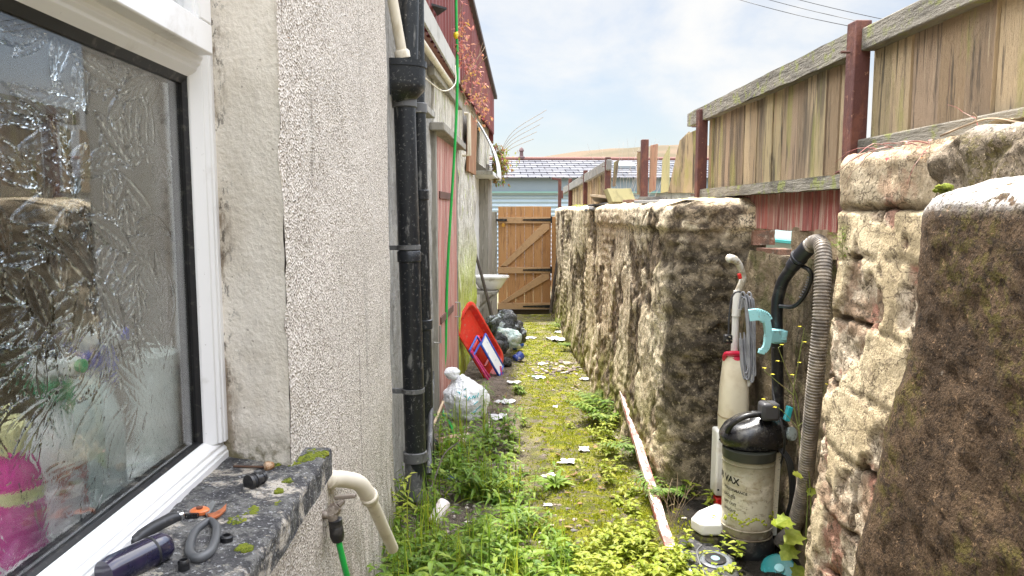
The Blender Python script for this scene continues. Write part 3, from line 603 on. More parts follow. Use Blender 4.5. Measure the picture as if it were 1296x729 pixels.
b = MB(); b.tube(spline([hc1+V((0,0,.015)), at(432, 700, 1.935), at(440, 732, 1.96), at(452, 770, 2.05), at(452, 790, 2.3)+V((0,0,-.05)), V((-.38, 2.5, .03))], 6), .0085, 12); b.build('green_hose', GREENHOSE, None, smooth=60, label='green hose running down from the garden tap', cat='hose')
# ================================================================== OUTBUILDING
def obx(y): return -.47+(y-4.2)*.068
def obp(y, z, o=0): return V((obx(y)+o, y-.068*o, z))
ob = thing('outbuilding', (-.35, 7, 0), 'old outbuilding with red metal cladding above a faded red plank door', 'outbuilding')
def obwall(name, ya, yb, za, zb, mat_, off=0, amp=.012, step=.04, depth=.25, stp=None):
    nu = max(2, int((yb-ya)/step)+1); nv = max(2, int((zb-za)/step)+1); b = MB()
    def P(i, j):
        y = ya+(yb-ya)*i/(nu-1); z = za+(zb-za)*j/(nv-1); return obp(y, z, off+amp*fr((0, y, z), 4, 4))
    b.grid(P, nu, nv)
    b.grid(lambda i, j: P((nu-1)*i//1, j) if False else (P(0, j) if i == 0 else obp(ya, za+(zb-za)*j/(nv-1), -depth)), 2, nv)
    b.grid(lambda i, j: (P(nu-1, j) if i == 0 else obp(yb, za+(zb-za)*j/(nv-1), -depth)), 2, nv)
    b.grid(lambda i, j: (P(i, nv-1) if j == 0 else obp(ya+(yb-ya)*i/(nu-1), zb, -depth)), nu, 2)
    return b.build(name, mat_, ob, smooth=70)
b = MB(); b.box(-1.6, 3.24, -.1, -.515, 4.25, 2.74); b.build('wall', CONC_GREY, ob, smooth=0)
obwall('wall', 4.22, 5.12, -.05, 2.55, CONC_GREY, -.02)
b = MB(); b.prism([obp(3.75, 2.10, -.1), obp(4.85, 2.10, -.1), obp(4.85, 2.10, .05), obp(3.75, 2.10, .05)], (0, 0, .04)); b.build('ledge', CONC_GREY, ob, bev=.004)
obwall('pier', 6.36, 7.95, -.05, 2.06, LIMEWASH, .02, .018, .03)
obwall('wall', 7.95, 9.75, -.05, 2.00, WHITEPAINT, -.10, .006)
obwall('end_post', 9.75, 10.45, -.05, 2.12, GREYWOOD, .02, .008)
obwall('wall', 5.12, 6.36, 2.10, 2.56, LIMEWASH, 0, .010)
obwall('wall', 6.36, 10.45, 2.061, 2.62, LIMEWASH, -.01, .010)
# lintel and door
b = MB(); b.bar(obp(5.05, 2.075, .03), obp(6.45, 2.055, .03), .10, .055); b.build('lintel', GREYWOOD, ob, bev=.006)
b = MB(); b.bar(obp(4.95, 2.42, .012), obp(6.6, 2.42, .012), .05, .06); b.build('beam', GREYWOOD, ob, bev=.006)
for yy in (5.135, 6.345):
    b = MB(); b.bar(obp(yy, -.05, -.01), obp(yy, 2.05, -.01), .07, .05, ref=(1, 0, 0)); b.build('door_frame', GREYWOOD, ob, bev=.005)
dr = MB()
for k in range(9):
    ya = 5.20+k*.121; dr.prism([obp(ya+.003, .03, .012), obp(ya+.118, .03, .012), obp(ya+.118, .03, -.013), obp(ya+.003, .03, -.013)], (0, 0, 1.99+.01*rnd.random()))
do = dr.build('door', REDDOOR, ob, bev=.003)
b = MB(); RI = M('rusty_iron', (.12,.06,.045), rough=.8); b.bar(obp(5.24, .72, .018), obp(5.95, .72, .018), .010, .05); b.build('strap_hinge', RI, do)
b = MB(); b.bar(obp(5.24, 1.62, .018), obp(5.95, 1.62, .018), .010, .05); b.build('strap_hinge', RI, do)
b = MB(); b.tube([obp(6.15, .62, .0), obp(6.15, .62, .05), obp(6.15, .74, .05), obp(6.15, .74, .0)], .008, 8); b.build('handle', M('steel_bracket', (.35,.33,.3), rough=.6, metal=.4), do)
b = MB(); b.tube([obp(5.02, .60, 0), obp(5.02, .60, .045), obp(5.02, .72, .045)], .008, 8); b.build('hook', bpy.data.materials['steel_bracket'], ob)
# red corrugated cladding with a falling top edge
b = MB(); L0, L1 = 4.05, 10.35; nu = 260
def zt(y): return 3.08+(10.15-y)*.106
def corr(y): return .012*max(-1, min(1, 2.2*math.sin(2*PI*y/.15)))
b.grid(lambda i, j: obp(L0+(L1-L0)*i/(nu-1), (2.56, zt(L0+(L1-L0)*i/(nu-1)))[j], .055+corr(L0+(L1-L0)*i/(nu-1))), nu, 2)
b.grid(lambda i, j: obp(L0+(L1-L0)*i/(nu-1), (2.56, zt(L0+(L1-L0)*i/(nu-1)))[j], .050+corr(L0+(L1-L0)*i/(nu-1))), nu, 2)
b.prism([obp(L1, 2.44, .05), obp(L1, zt(L1), .05), obp(L1, zt(L1), -1.2), obp(L1, 2.44, -1.2)], (0.001, .01, 0))
b.build('metal_cladding', REDCLAD, ob, smooth=40)
b = MB(); b.bar(obp(L0, zt(L0)+.01, .06), obp(L1+.02, zt(L1)+.01, .06), .09, .05); b.build('roof_trim', M('dark_trim', (.05,.035,.035), rough=.6), ob, bev=.005)
b = MB(); b.prism([obp(L0, zt(L0)-.01, .03), obp(L1, zt(L1)-.01, .03), obp(L1, zt(L1)-.1, -1.6), obp(L0, zt(L0)-.1, -1.6)], (0, 0, .02)); b.build('roof', REDCLAD, ob, smooth=0)
b = MB(); b.bar(obp(4.05, 2.61, .085), obp(5.9, 2.56, .085), .016, .13); b.build('flashing_board', M('grey_flashing', (.42,.41,.39), [((.2,.19,.17), 8, U, .5, .7, .7)], .7), ob, bev=.003)
b = MB(); b.prism([obp(4.6, 2.74, .07), obp(4.85, 2.74, .07), obp(4.7, 2.74, .15)], (0, 0, .012)); b.build('flashing_flap', BLACKMATT, ob)
b = MB(); b.tube([obp(4.15, 2.47, .05), obp(5.7, 2.45, .05)], .021, 14); b.build('overflow_pipe', CREAMPIPE, None, smooth=60, label='long white pipe running under the grey flashing board of the outbuilding', cat='pipe')
b = MB(); b.tube(spline([obp(5.2, 2.50, .14), obp(5.1, 2.36, .15), obp(4.7, 2.25, .12), obp(4.3, 2.27, .06)], 6), .004, 8); b.build('loose_cable', CREAMPIPE, None, smooth=60, label='loose pale cable looping below the long white pipe', cat='cable')
b = MB(); b.tube([obp(6.6, 2.36, .05), obp(6.6, 2.36, .09), obp(6.62, 2.0, .09), obp(6.62, 2.0, .02)], .018, 10); b.build('bent_pipe', CREAMPIPE, None, smooth=60, label='short bent white pipe at the top of the limewashed pier', cat='pipe')
# boarded hatch, curved white sheet, ledge, basin
b = MB(); b.prism([obp(7.0, 1.88, .045), obp(7.75, 1.88, .045), obp(7.75, 2.42, .06), obp(7.0, 2.42, .06)], V((-.025, 0, 0))); b.build('brown_board', M('brown_board', (.25,.12,.06), [((.4,.25,.15), 6, (3,3,.4), .5, .65, .8)], .8), ob, bev=.004)
b = MB()
def curve(i, j):
    a = i/14; y = 8.0+.8*j/3; z = 2.50-.62*a; return obp(y, z, .02+.16*math.sin(a*2.2)+.10*a*a)
b.grid(curve, 15, 4); b.grid(lambda i, j: V(curve(i, j))+V((-.008, 0, -.004)), 15, 4)
b.build('curved_sheet', WHITEPAINT, None, smooth=70, label='curved white plastic sheet hanging from the wall beside the red hanging plant', cat='plastic sheet')
b = MB(); b.prism([obp(8.7, 1.93, -.1), obp(10.4, 1.93, -.1), obp(10.4, 1.93, .15), obp(8.7, 1.93, .15)], (0, 0, .05)); b.build('ledge', WHITEPAINT, ob, bev=.006)
bs = thing('wash_basin', obp(8.9, .5, 0), 'white wash basin standing on a bracket against the outbuilding wall', 'basin')
b = MB(); c = obp(8.95, .55, .10); b.lathe([(.001,0),(.10,.003),(.14,.03),(.19,.11),(.215,.15),(.235,.155),(.235,.175),(.205,.178),(.17,.12),(.09,.05),(.001,.045)], c, n=26, sx=1, sy=.75); b.build('bowl', M('ceramic', (.78,.77,.74), [((.4,.37,.32), 12, U, .56, .7, .6)], .25), bs, smooth=60)
b = MB(); b.prism([obp(8.7, .52, -.1), obp(9.2, .52, -.1), obp(9.2, .52, .2), obp(8.7, .52, .2)], (0, 0, .03)); b.bar(obp(8.72, .5, .17), obp(8.72, .3, -.05), .03, .03); b.bar(obp(9.18, .5, .17), obp(9.18, .3, -.05), .03, .03); b.build('bracket', GREYWOOD, bs)
# green hose hanging down the door and across the ground
b = MB(); b.tube(spline([obp(5.62, 3.62, .09), obp(5.62, 3.0, .10), obp(5.62, 2.3, .10), at(567, 330, 5.55), at(564, 440, 5.5), at(562, 470, 5.5), V((-.385, 5.35, .03)), V((-.30, 5.0, .02)), V((-.22, 4.45, .03)), V((-.16, 4.0, .04)), V((-.12, 3.75, .02))], 7), .0105, 12); b.build('hanging_green_hose', GREENHOSE, None, smooth=60, label='green hose hanging from the red cladding down past the plank door', cat='hose')
b = MB(); b.blob(obp(5.62, 2.80, .10), (.022, .03, .028), 2, lambda u: 1+.3*noise.noise(u*2)); b.build('yellow_tape', plastic('yellow_tape', (.75,.62,.02)), None, smooth=60, label='knot of yellow tape tied round the hanging green hose', cat='tape')

# ================================================================== GATE
gt = thing('timber_gate', (.43, 10.62, 0), 'brown timber ledged and braced gate closing the end of the alley', 'gate')
GY = 10.6
b = MB(); gxs = [.065+i*.127 for i in range(6)]
for i, x in enumerate(gxs): b.box(x, GY, .095+.01*rnd.random(), x+.1245, GY+.022, 1.572+.006*rnd.random())
b.build('boards', GATEWOOD, gt, bev=.002)
for zc in (1.38, .66, .14):
    b = MB(); b.box(.055, GY-.034, zc-.045, .815, GY-.001, zc+.045); b.build('rail', GATEPALE, gt, bev=.003)
for z0, z1 in ((.72, 1.33), (.19, .61)):
    b = MB(); b.bar((.11, GY-.018, z0+.02), (.765, GY-.018, z1-.01), .030, .085, ref=(0, 1, 0)) if False else b.prism([(.095, GY-.032, z0), (.19, GY-.032, z0), (.80, GY-.032, z1-.075), (.80, GY-.032, z1), (.70, GY-.032, z1)], (0, .031, 0)); b.build('brace', GATEPALE, gt, bev=.002)
for zc in (1.385, .665, .135):
    b = MB(); b.prism([(.825, GY-.042, zc-.022), (.825, GY-.042, zc+.022), (.42, GY-.042, zc+.010), (.42, GY-.042, zc-.010)], (0, .007, 0)); b.tube([(.828, GY-.038, zc-.045), (.828, GY-.038, zc+.05)], .012, 8); b.build('hinge', BLACKPL, gt)
b = MB(); b.box(.03, GY-.05, 1.365, .19, GY-.036, 1.40); b.build('hasp', BLACKPL, gt, bev=.002)
b = MB(); b.box(.115, GY-.065, 1.285, .155, GY-.045, 1.325); b.tube(arc((.135, GY-.055, 1.325), (1,0,0), (0,0,1), .014, 0, PI, 8), .004, 6); b.build('padlock', M('brass', (.65,.36,.07), rough=.35, metal=.8), gt, bev=.002)
b = MB(); b.box(.838, GY-.03, -.1, .925, GY+.07, 1.43); b.build('gate_post', GATEWOOD, None, bev=.004, label='right hand timber post carrying the gate hinges', cat='gate post', group='posts either side of the gate')
b = MB(); b.box(-.045, GY-.02, -.1, .048, GY+.07, 1.50); b.build('gate_post', GREYWOOD, None, bev=.004, label='left hand grey post carrying the gate padlock', cat='gate post', group='posts either side of the gate')
b = MB(); b.box(.05, GY+.03, -.06, .835, GY+.06, .085); b.build('gate_gap_shade', M('dark_board_or_strip', (.06,.045,.035), rough=.9), None, label='added dark strip standing for the shade in the gap under the gate', cat='board')  # dark strip added below the gate to stand for the shade there

# ================================================================== BEYOND THE GATE
ga_ = thing('garage', (3, 17, 0), 'garage with pale blue corrugated shutter and slate roof beyond the gate', 'garage')
SHB = M('pale_blue_metal', (.34,.42,.49), [((.28,.35,.41), 2, (1,1,3), .5, .7, .5)], .45)
b = MB(); nz_ = 120
b.grid(lambda i, j: (-3+6.5*i, 16-.018*math.sin(2*PI*(j/nz_*2.25)/.105), 2.02*j/nz_-.1+.1), 2, nz_+1); b.build('shutter', SHB, ga_, smooth=60)
b = MB(); b.box(-3, 15.94, 1.93, 9.5, 16.1, 2.23); b.build('fascia', M('blue_grey_fascia', (.17,.21,.245), rough=.5), ga_, bev=.01)
b = MB(); b.box(-3, 15.9, 1.905, 3.6, 15.98, 1.935); b.build('shutter_trim', M('teal_trim', (.18,.32,.30), rough=.5), ga_)
b = MB(); b.box(3.5, 16.02, -.1, 9.5, 16.12, 1.93); b.box(-3, 19.1, -.1, 9.5, 19.2, 2.5); b.build('wall', CONC_GREY, ga_, smooth=0)
t = NT('slate_roof'); br = t.n('ShaderNodeTexBrick'); t.l(t.coord((1,1,1)), br.inputs['Vector'])
mp = [n_ for n_ in t.t.nodes if n_.type == 'MAPPING'][-1]; mp.inputs['Rotation'].default_value = (0, 0, 0)
br.inputs['Scale'].default_value = 1; br.inputs['Brick Width'].default_value = .30; br.inputs['Row Height'].default_value = .42; br.inputs['Mortar Size'].default_value = .012
br.inputs['Color1'].default_value = (.105,.107,.12,1); br.inputs['Color2'].default_value = (.17,.172,.185,1); br.inputs['Mortar'].default_value = (.03,.03,.04,1)
cc = t.mix(t.ramp(t.tex('noise', 2, U, 5), .5, .7, 0, .4), br.outputs[0], (.24,.22,.225))
t.bsdf(cc, .9, 0, .05, t.bump(br.outputs['Fac'], -.02)); SLATE = t.mat
b = MB(); e0, e1, r0_, r1_ = 15.85, 19.2, 2.22, 2.83
nr = 8
for k in range(nr):
    ya, yb = e0+(e1-e0)*k/nr, e0+(e1-e0)*(k+1)/nr+.06; za, zb = r0_+(r1_-r0_)*k/nr+.018, r0_+(r1_-r0_)*(k+1)/nr+.009
    b.add([(-3.2, ya, za), (9.8, ya, za), (9.8, yb, zb), (-3.2, yb, zb), (-3.2, ya, za-.02), (9.8, ya, za-.02), (9.8, yb, zb-.02), (-3.2, yb, zb-.02)], [(0,1,2,3),(7,6,5,4),(0,4,5,1),(1,5,6,2),(3,2,6,7),(0,3,7,4)])
rf = b.build('roof', SLATE, ga_, smooth=0)
b = MB(); b.tube([(-3.2, 19.2, 2.85), (9.8, 19.2, 2.85)], .06, 8); b.build('ridge_tiles', M('red_ridge', (.17,.075,.06), rough=.8), rf)
b = MB(); b.lathe([(.09,0),(.09,.05),(.05,.07),(.045,.18),(.07,.2),(.05,.26),(.001,.30)], (.72, 19.2, 2.86), n=10); b.build('finial', M('dark_clay', (.13,.08,.08), rough=.8), rf)
sk = at(790, 218, 17.6); zr = r0_+(r1_-r0_)*(17.6-e0)/(e1-e0)
b = MB(); b.prism([(sk.x-.22, 17.35, zr-.03), (sk.x+.22, 17.35, zr-.03), (sk.x+.22, 17.9, zr+.10), (sk.x-.22, 17.9, zr+.10)], (0, -.02, .07)); so = b.build('skylight', M('skylight_frame', (.35,.38,.40), rough=.5), rf)
b = MB(); b.prism([(sk.x-.17, 17.40, zr+.055), (sk.x+.17, 17.40, zr+.055), (sk.x+.17, 17.84, zr+.157), (sk.x-.17, 17.84, zr+.157)], (0, -.003, .01)); b.build('skylight_pane', M('skylight_glass', (.55,.68,.72), rough=.08, spec=.8), rf)
b = MB(); b.bar((1.25, 14, -.1), (1.25, 14, 2.13), .06, .06); b.bar((1.28, 14, 2.10), (1.10, 14, 2.13), .05, .04); b.bar((1.29, 13.98, 1.9), (1.29, 13.98, 1.75), .04, .05); b.build('rusty_post', RUSTPOST, None, bev=.005, label='lone rusty post with a short arm beyond the alley wall', cat='post')
for k, (za, zb) in enumerate(((9.6, 8.9), (9.75, 9.3), (10.0, 9.8))):
    A = at(940+30*k, -6-2*k, 26); B = at(1130+60*k, 34+3*k, 20); pts = [A+(B-A)*(i/24)*2-(B-A)*.5-V((0, 0, .25*math.sin(PI*i/24))) for i in range(25)]
    c = MB(); c.tube(pts, .011, 6); c.build('overhead_wire', BLACKMATT, None, smooth=60, label=('lowest of the three overhead wires', 'middle one of the three overhead wires', 'highest of the three overhead wires')[k]+' crossing the sky', cat='wire', group='overhead wires')

# ================================================================== RIGHT-HAND WALL
XR = .90
ra = thing('rendered_wall', (1.1, 7, 0), 'lumpy old rendered stone wall along the right of the alley', 'wall')
def plA(x, y, z): return sm(-.035, .03, fr((x*1.2, y*1.2, z), 1.9, 5)+.10+.25*sm(1.25, 1.42, z)-.22*sm(.5, .1, z))
def dispA(s_, x, y, z):
    p = V((x, y, z)); pl = plA(x, y, z)
    big = .020*fr(p, 1.3, 3); rough = (1-pl)*(.011*fr((x, y, z), 9, 4)+.008*fr(p, 24, 3)); smooth = pl*(.011+.006*fr(p, 8, 3)+.004*fr(p, 30, 2))
    ledge = .006*math.sin(z*95+2*fr(p, 3))*sm(.05, .4, nz((x+9, y, z), 1.8))*.5
    crack = -.014*sm(.035, .008, abs(nz((x, y*1.1, z+7), 3.0)))*sm(-.1, .2, nz((x, y, z), 1.1))
    pock = -.022*sm(.52, .72, nz((x, y, z+4), 5))
    if y < 4.1: rough += sm(4.1, 3.8, y)*(.020*fr((x, y, z), 6, 4)+.010*fr((x*1.3, y, z*1.6), 15, 3))
    return big+rough+smooth+ledge+crack+pock
path = []; yy = 10.75
while yy > 3.84: path.append((XR, yy, -1, 0)); yy -= .012 if yy < 5.5 else .022
for i in range(1, 16):
    a = PI/2*i/16; path.append((XR+.16-.16*math.cos(a), 3.84-.22*math.sin(a)-.0, -math.cos(a), -math.sin(a)))
xx = XR+.16
while xx < 1.36: path.append((xx, 3.62, 0, -1)); xx += .017
zA = [-.12+.0129*k for k in range(129)]; ZT = zA[-1]
stain = []
def PA(i, j):
    x, y, nx_, ny_ = path[i]; z = zA[j]; d = dispA(0, x, y, z)+.07*sm(.6, -.1, z)
    if z > 1.30: d += .020*sm(1.405, 1.42, z+.03*fr((0, y, 0), 2.5, 3))*sm(6.6, 6.2, y)
    d -= .012*sm(1.515, 1.532, z)
    return (x+nx_*d, y+ny_*d, z)
b = MB(); b.grid(PA, len(path), len(zA))
def st_fn(v):
    x, y, z = v; k = fr((x, y, z), 2.2, 4)
    return max(0, min(1, sm(4.0, 3.72, y+.34*k+.10*sm(.8, 1.45, z)*1.2)*sm(1.42, 1.26, z+.10*k)))*.97
b2 = len(b.v)
# rough top, seen from just above or below eye level
def PT_(i, j):
    x, y, nx_, ny_ = path[i]
    if j == 0: return PA(i, len(zA)-1)
    w = (0, .03, .12, .25, .45)[j]; q = (x+nx_*(-.03-w) if nx_ else x, y, 0)
    xx_ = min(1.36, x+.02+w); yy_ = max(y, 3.62+min(w*.3, .05)) if nx_ == -1 else 3.62+w*.5+.02
    return (xx_, yy_, ZT+(.016 if w else 0)+.02*fr((xx_, yy_, 0), 6, 3)+.008*j)
b.grid(PT_, len(path), 5)
b.grid(lambda i, j: (1.36, 3.64+(10.75-3.64)*i, -.12+1.70*j), 2, 2)
o = b.build('masonry', RENDER, ra, smooth=75)
a_ = o.data.attributes.new('stain', 'FLOAT', 'POINT'); a_.data.foreach_set('value', [st_fn(v) for v in b.v])
a_ = o.data.attributes.new('plaster', 'FLOAT', 'POINT'); a_.data.foreach_set('value', [plA(*v) for v in b.v])
# low wall of the recess behind the vacuum cleaners
rc = thing('recess_wall', (1.3, 2.8, 0), 'dark stained low wall behind the two vacuum cleaners', 'wall')
ysr = [1.9+.0215*i for i in range(81)]; zr_ = [-.1+.0215*k for k in range(67)]
def PR(i, j):
    y, z = ysr[i], zr_[j]; tl = 1.315+.035*fr((0, y, 1), 3, 3)-.10*sm(3.45, 3.6, y)
    zz = min(z, tl); return (1.295-.09*sm(3.1, 3.55, y)+.02*fr((1.2, y, zz), 3, 4)+.010*fr((1.2, y, zz), 14, 3)+(.05*(z-tl)/.05 if z > tl else 0)-.03*sm(.5, 0, z), y, zz+(.01*fr((0, y, z), 20) if z > tl else 0))
b = MB(); b.grid(PR, 81, 67); b.grid(lambda i, j: (1.35-.09*sm(3.1, 3.55, ysr[i]) if j == 0 else 1.5, ysr[i], 1.30+.01*fr((j, ysr[i], 0), 8)-.10*sm(3.45, 3.6, ysr[i])), 81, 2); b.build('masonry', DARKRENDER, rc, smooth=70)
def brick(c, sx_, sy_, sz_, rot, label, matb=None):
    q = MB(); m_ = Matrix.Rotation(rot, 3, 'Z'); c = V(c)
    n_ = 6
    bm = bmesh.new(); bmesh.ops.create_cube(bm, size=1); bmesh.ops.subdivide_edges(bm, edges=bm.edges, cuts=4, use_grid_fill=True); bm.verts.index_update()
    q.add([c+m_ @ V((v.co.x*sx_, v.co.y*sy_, v.co.z*sz_))*(1+.07*fr(v.co*2+c*9, 1.5, 3)) for v in bm.verts], [tuple(w.index for w in f.verts) for f in bm.faces]); bm.free()
    return q.build('brick', matb or BRICKM, None, bev=0, smooth=50, label=label, cat='brick', group='loose bricks and stones on the wall tops')
brick((1.32, 3.67, 1.375), .11, .17, .075, .1, 'dark red brick left of the pale gap above the recess wall')
brick((1.36, 3.50, 1.28), .11, .16, .09, .3, 'dark brick low in the corner of the recess wall')
BUFF = M('buff_stone', (.36,.27,.17), [((.18,.13,.08), 9, U, .45, .6, .8)], .95, [('noise', 30, U, .02)])
brick((1.34, 3.06, 1.375), .12, .13, .12, .1, 'rounded buff stone between the two pale gaps under the red boards', BUFF)
brick((1.34, 2.86, 1.37), .12, .17, .12, -.1, 'buff stone under the red boards behind the vacuum hose', BUFF)
# something pale behind the gaps
b = MB(); b.box(2.05, 4.6, 0, 2.12, 7.6, 1.42); b.build('neighbour_wall', M('turquoise_paint', (.66,.76,.78), rough=.6), None, label='pale turquoise wall glimpsed through the gap below the red boards', cat='wall')
b = MB(); b.box(1.98, 4.4, 1.285, 2.14, 7.8, 1.31); b.build('teal_rail', M('teal_paint', (.05,.33,.32), rough=.5), None, bev=.004, label='teal rail glimpsed through the gap below the red boards', cat='rail')
b = MB(); b.box(1.9, 3.3, 0, 1.95, 4.2, 1.6); b.build('terracotta_panel', M('terracotta_paint', (.55,.25,.20), rough=.7), None, label='terracotta panel glimpsed through the gap beside the vacuum hose', cat='panel')

# near pillar and slab
nb = thing('rubble_wall', (1.1, 1, 0), 'rough rubble wall nearest on the right with a mossy cement slab on its face', 'wall')
ZB = 1.655
def rows(z): return z+.02*nz((0, 0, z), 3)
def blockd(y, z):
    r = (z+.025*fr((y, z, 2), 2.5, 2))/.172; k = math.floor(r); fz = min(r-k, 1-(r-k))*.172
    u = (y+.11*(k % 2)+.05*nz((k*3.1, 0, 1)))/.30; fy = min(u-math.floor(u), 1-(u-math.floor(u)))*.30
    return min(fz, fy), k, math.floor(u)
pth = []; yy = -1.0
while yy < 1.2: pth.append((.965, yy, -1, 0)); yy += .06
while yy < 2.02: pth.append((.965, yy, -1, 0)); yy += .0085
for i in range(1, 9):
    a = PI/2*i/8; pth.append((.975+.05-.05*math.cos(a), 2.02+.05*math.sin(a), -math.cos(a), math.sin(a)))
xx = 1.03
while xx < 1.45: pth.append((xx, 2.07, 0, 1)); xx += .03
zb_ = [-.1+.0095*k for k in range(186)]; plv = []; groove = []
def topz(y): return ZB+.01*fr((0, y, 3), 3, 3)+.035*sm(1.75, 1.5, y)
def PBw(i, j):
    x, y, nx_, ny_ = pth[i]; z = min(zb_[j], topz(y)); over = zb_[j]-z
    d, k, u = blockd(y if nx_ else x+4, z)
    pl = sm(-.03, .03, fr((x, y*1.3, z), 3.4, 5)+.02+.3*sm(1.3, 1.45, z)-.25*sm(.9, .55, z)); h_ = .008*fr((x, y, z), 3, 3)+pl*(.011+.003*fr((x, y, z), 16, 3))+(1-pl)*(.007*nz((k*1.7, u*2.3, 0), 1)+.009*fr((x, y, z), 14, 5)+.006*fr((x, y, z), 50, 2))+.055*sm(1.45, .3, z)
    cap = sm(1.50, 1.52, z)
    gq = sm(.009, .002, d+.010*fr((x, y, z), 14, 3))*(1-cap)*(1-.8*pl); plv.append(pl*(1-.55*cap)); h_ = h_*(1-cap)+cap*(.012+.009*fr((x, y, z), 7, 4))-.028*gq-.016*sm(1.625, 1.655, z)
    gl = sm(.012, .003, abs(z-1.508+.01*fr((0, y, 0), 6)))*.8; h_ -= .02*gl
    q = (x+nx_*h_-(nx_ and -1)*over*0+(over*2.2 if nx_ else 0), y+ny_*h_*.6-(over*1.5 if ny_ > .5 else 0), z+.25*over*0+.006*fr((x, y, zb_[j]*3), 14))
    groove.append(max(gq, gl)); return q
b = MB(); b.grid(PBw, len(pth), len(zb_))
ng = len(b.v)
b.grid(lambda i, j: (pth[i][0]+.08+.45*j/3 if pth[i][2] == -1 else min(1.55, pth[i][0]+.08+.02*j), pth[i][1]-(0 if pth[i][2] == -1 else .05), topz(pth[i][1])+.012*fr((j*.1, pth[i][1], 0), 9)-.004), len(pth), 4)
o = b.build('masonry', PILLAR, nb, smooth=70); a_ = o.data.attributes.new('groove', 'FLOAT', 'POINT'); a_.data.foreach_set('value', groove[:ng]+[0]*(len(b.v)-ng)); a_ = o.data.attributes.new('plaster', 'FLOAT', 'POINT'); a_.data.foreach_set('value', plv[:ng]+[1]*(len(b.v)-ng))
# mossy upper edge of the wall behind the slab
b = MB()
def ridge(i, j):
    y = -.6+2.28*i/190; zq = 1.52+.145*min(1, j/22); over = max(0, j-22)/8
    e_ = sm(1.72, 1.36, y+.07*fr((0, y, zq), 9, 3)+.35*sm(1.62, 1.55, zq)*0)
    rd = .05*(1-math.cos(min(1, max(0, (zq-1.635)/.04))*PI/2))
    x = .985-.075*e_+rd+.35*over+.014*fr((0, y, zq), 6, 4)+.009*fr((0, y, zq), 24, 4)
    return (x, y, zq+.012*fr((0, y, 1), 5, 3)-.03*over*(1-e_)-.05*(1-e_)*sm(1.6, 1.7, zq)+.004*fr((x, y, zq), 30, 2))
b.grid(ridge, 191, 31); o2 = b.build('wall_top', CAPM, nb, smooth=75); a_ = o2.data.attributes.new('bare', 'FLOAT', 'POINT'); a_.data.foreach_set('value', [sm(18, 24, k % 31)*.8 for k in range(len(b.v))])
bare = []
def slabp(i, j):
    # i along the alley, j from the ground over the shoulder
    n1 = 120; y = -.7+i*(2.2)/130
    if j <= n1: z = -.1+(1.50+.1)*j/n1; x = .80+.0*z
    else:
        a = (j-n1)/20; z = 1.50+.035*math.sin(min(1, a*2)*PI/2)+.052*max(0, a-.5)*2; x = .80+.035*(1-math.cos(min(1, a*2)*PI/2))+.145*max(0, a-.5)*2
    edge = sm(1.32, 1.51, y-(.0)+.115*sm(1.54, .5, z)*-1.0)
    x -= .075*sm(1.5, .2, z)
    d = .010*fr((0, y, z), 2.6, 3)+.003*fr((0, y, z), 9, 4)+.005*fr((0, y, z), 30, 4)+.004*fr((1, y, z), 70, 3)
    if j > n1: d *= .5
    e2 = max(0, i-116)/14
    x += .24*e2**2.2; zt_ = z-.13*e2**2*sm(1.0, 1.5, z); y2 = y+.045*sm(.5, 1.0, y)+.02*fr((0, z, 0), 5, 3)*(i > 80)+.11*sm(1.54, .55, z)*sm(.7, 1.4, y)
    bare.append((sm(n1-1, n1+5, j)*1.0 if j > n1-3 else 0)); return (x-d, y2, zt_+.004*fr((x, y, j), 9))
b = MB(); b.grid(slabp, 131, 141); o = b.build('cement_slab', SLAB, nb, smooth=75); a_ = o.data.attributes.new('bare', 'FLOAT', 'POINT'); a_.data.foreach_set('value', bare)
rm = random.Random(9)
for (y, z, x) in ((1.375, 1.545, .85), (1.40, 1.54, .86)): mo = MB(); mossclump(mo, (x, y, z), .013, 40); mo.build('moss', MOSS, nb, smooth=60)
# dry red-stemmed creeper on top
cr = MB(); rc_ = random.Random(21)
for k in range(16):
    p = at(1165, 178, 1.62)+V((rc_.uniform(-.05, .12), rc_.uniform(-.05, .12), -.01)); pts = [p]; dv = V((rc_.uniform(-1, .4), rc_.uniform(-.7, .9), rc_.uniform(-.1, .5))).normalized()
    for s_ in range(7): dv = (dv+V((rc_.uniform(-.4,.4), rc_.uniform(-.4,.4), rc_.uniform(-.45,.25)))).normalized(); p = p+dv*.022; pts.append(p)
    cr.tube(pts, [.0016-.00018*i for i in range(8)], 5)
lf = MB()
def leaf(mb, base, d, upv, L, w, droop=.3, fold=.25, m=0):
    d = V(d).normalized(); s_ = d.cross(V(upv))
    if s_.length < .05: s_ = d.cross(V((1, 0, 0)))
    s_.normalize(); n_ = s_.cross(d); base = V(base)
    def q(t, sd): return base+d*(L*t)-n_*(droop*L*t*t)+s_*(sd*w)+n_*(abs(sd)*w*fold)
    mb.add([q(0,0), q(.32,-.5), q(.36,0), q(.32,.5), q(.68,-.40), q(.72,0), q(.68,.40), q(1,0)], [(0,2,1),(0,3,2),(1,2,5,4),(2,3,6,5),(4,5,7),(5,6,7)], m)
for k in range(26):
    p = at(1165, 190, 1.60)+V((rc_.uniform(-.06, .10), rc_.uniform(-.06, .10), rc_.uniform(-.03, .03))); leaf(lf, p, (rc_.uniform(-1,.5), rc_.uniform(-1,1), rc_.uniform(-.3,.6)), (0,0,1), .016, .010)
ct = thing('red_stemmed_creeper', at(1165, 190, 1.62), 'small dry creeper with red stems on top of the near wall', 'creeper')
cr.build('stem', M('red_stem', (.30,.10,.08), [((.45,.35,.28), 30, U, .45, .6, .8)], .7), ct, smooth=60); lf.build('foliage', REDLEAF, ct, smooth=0)
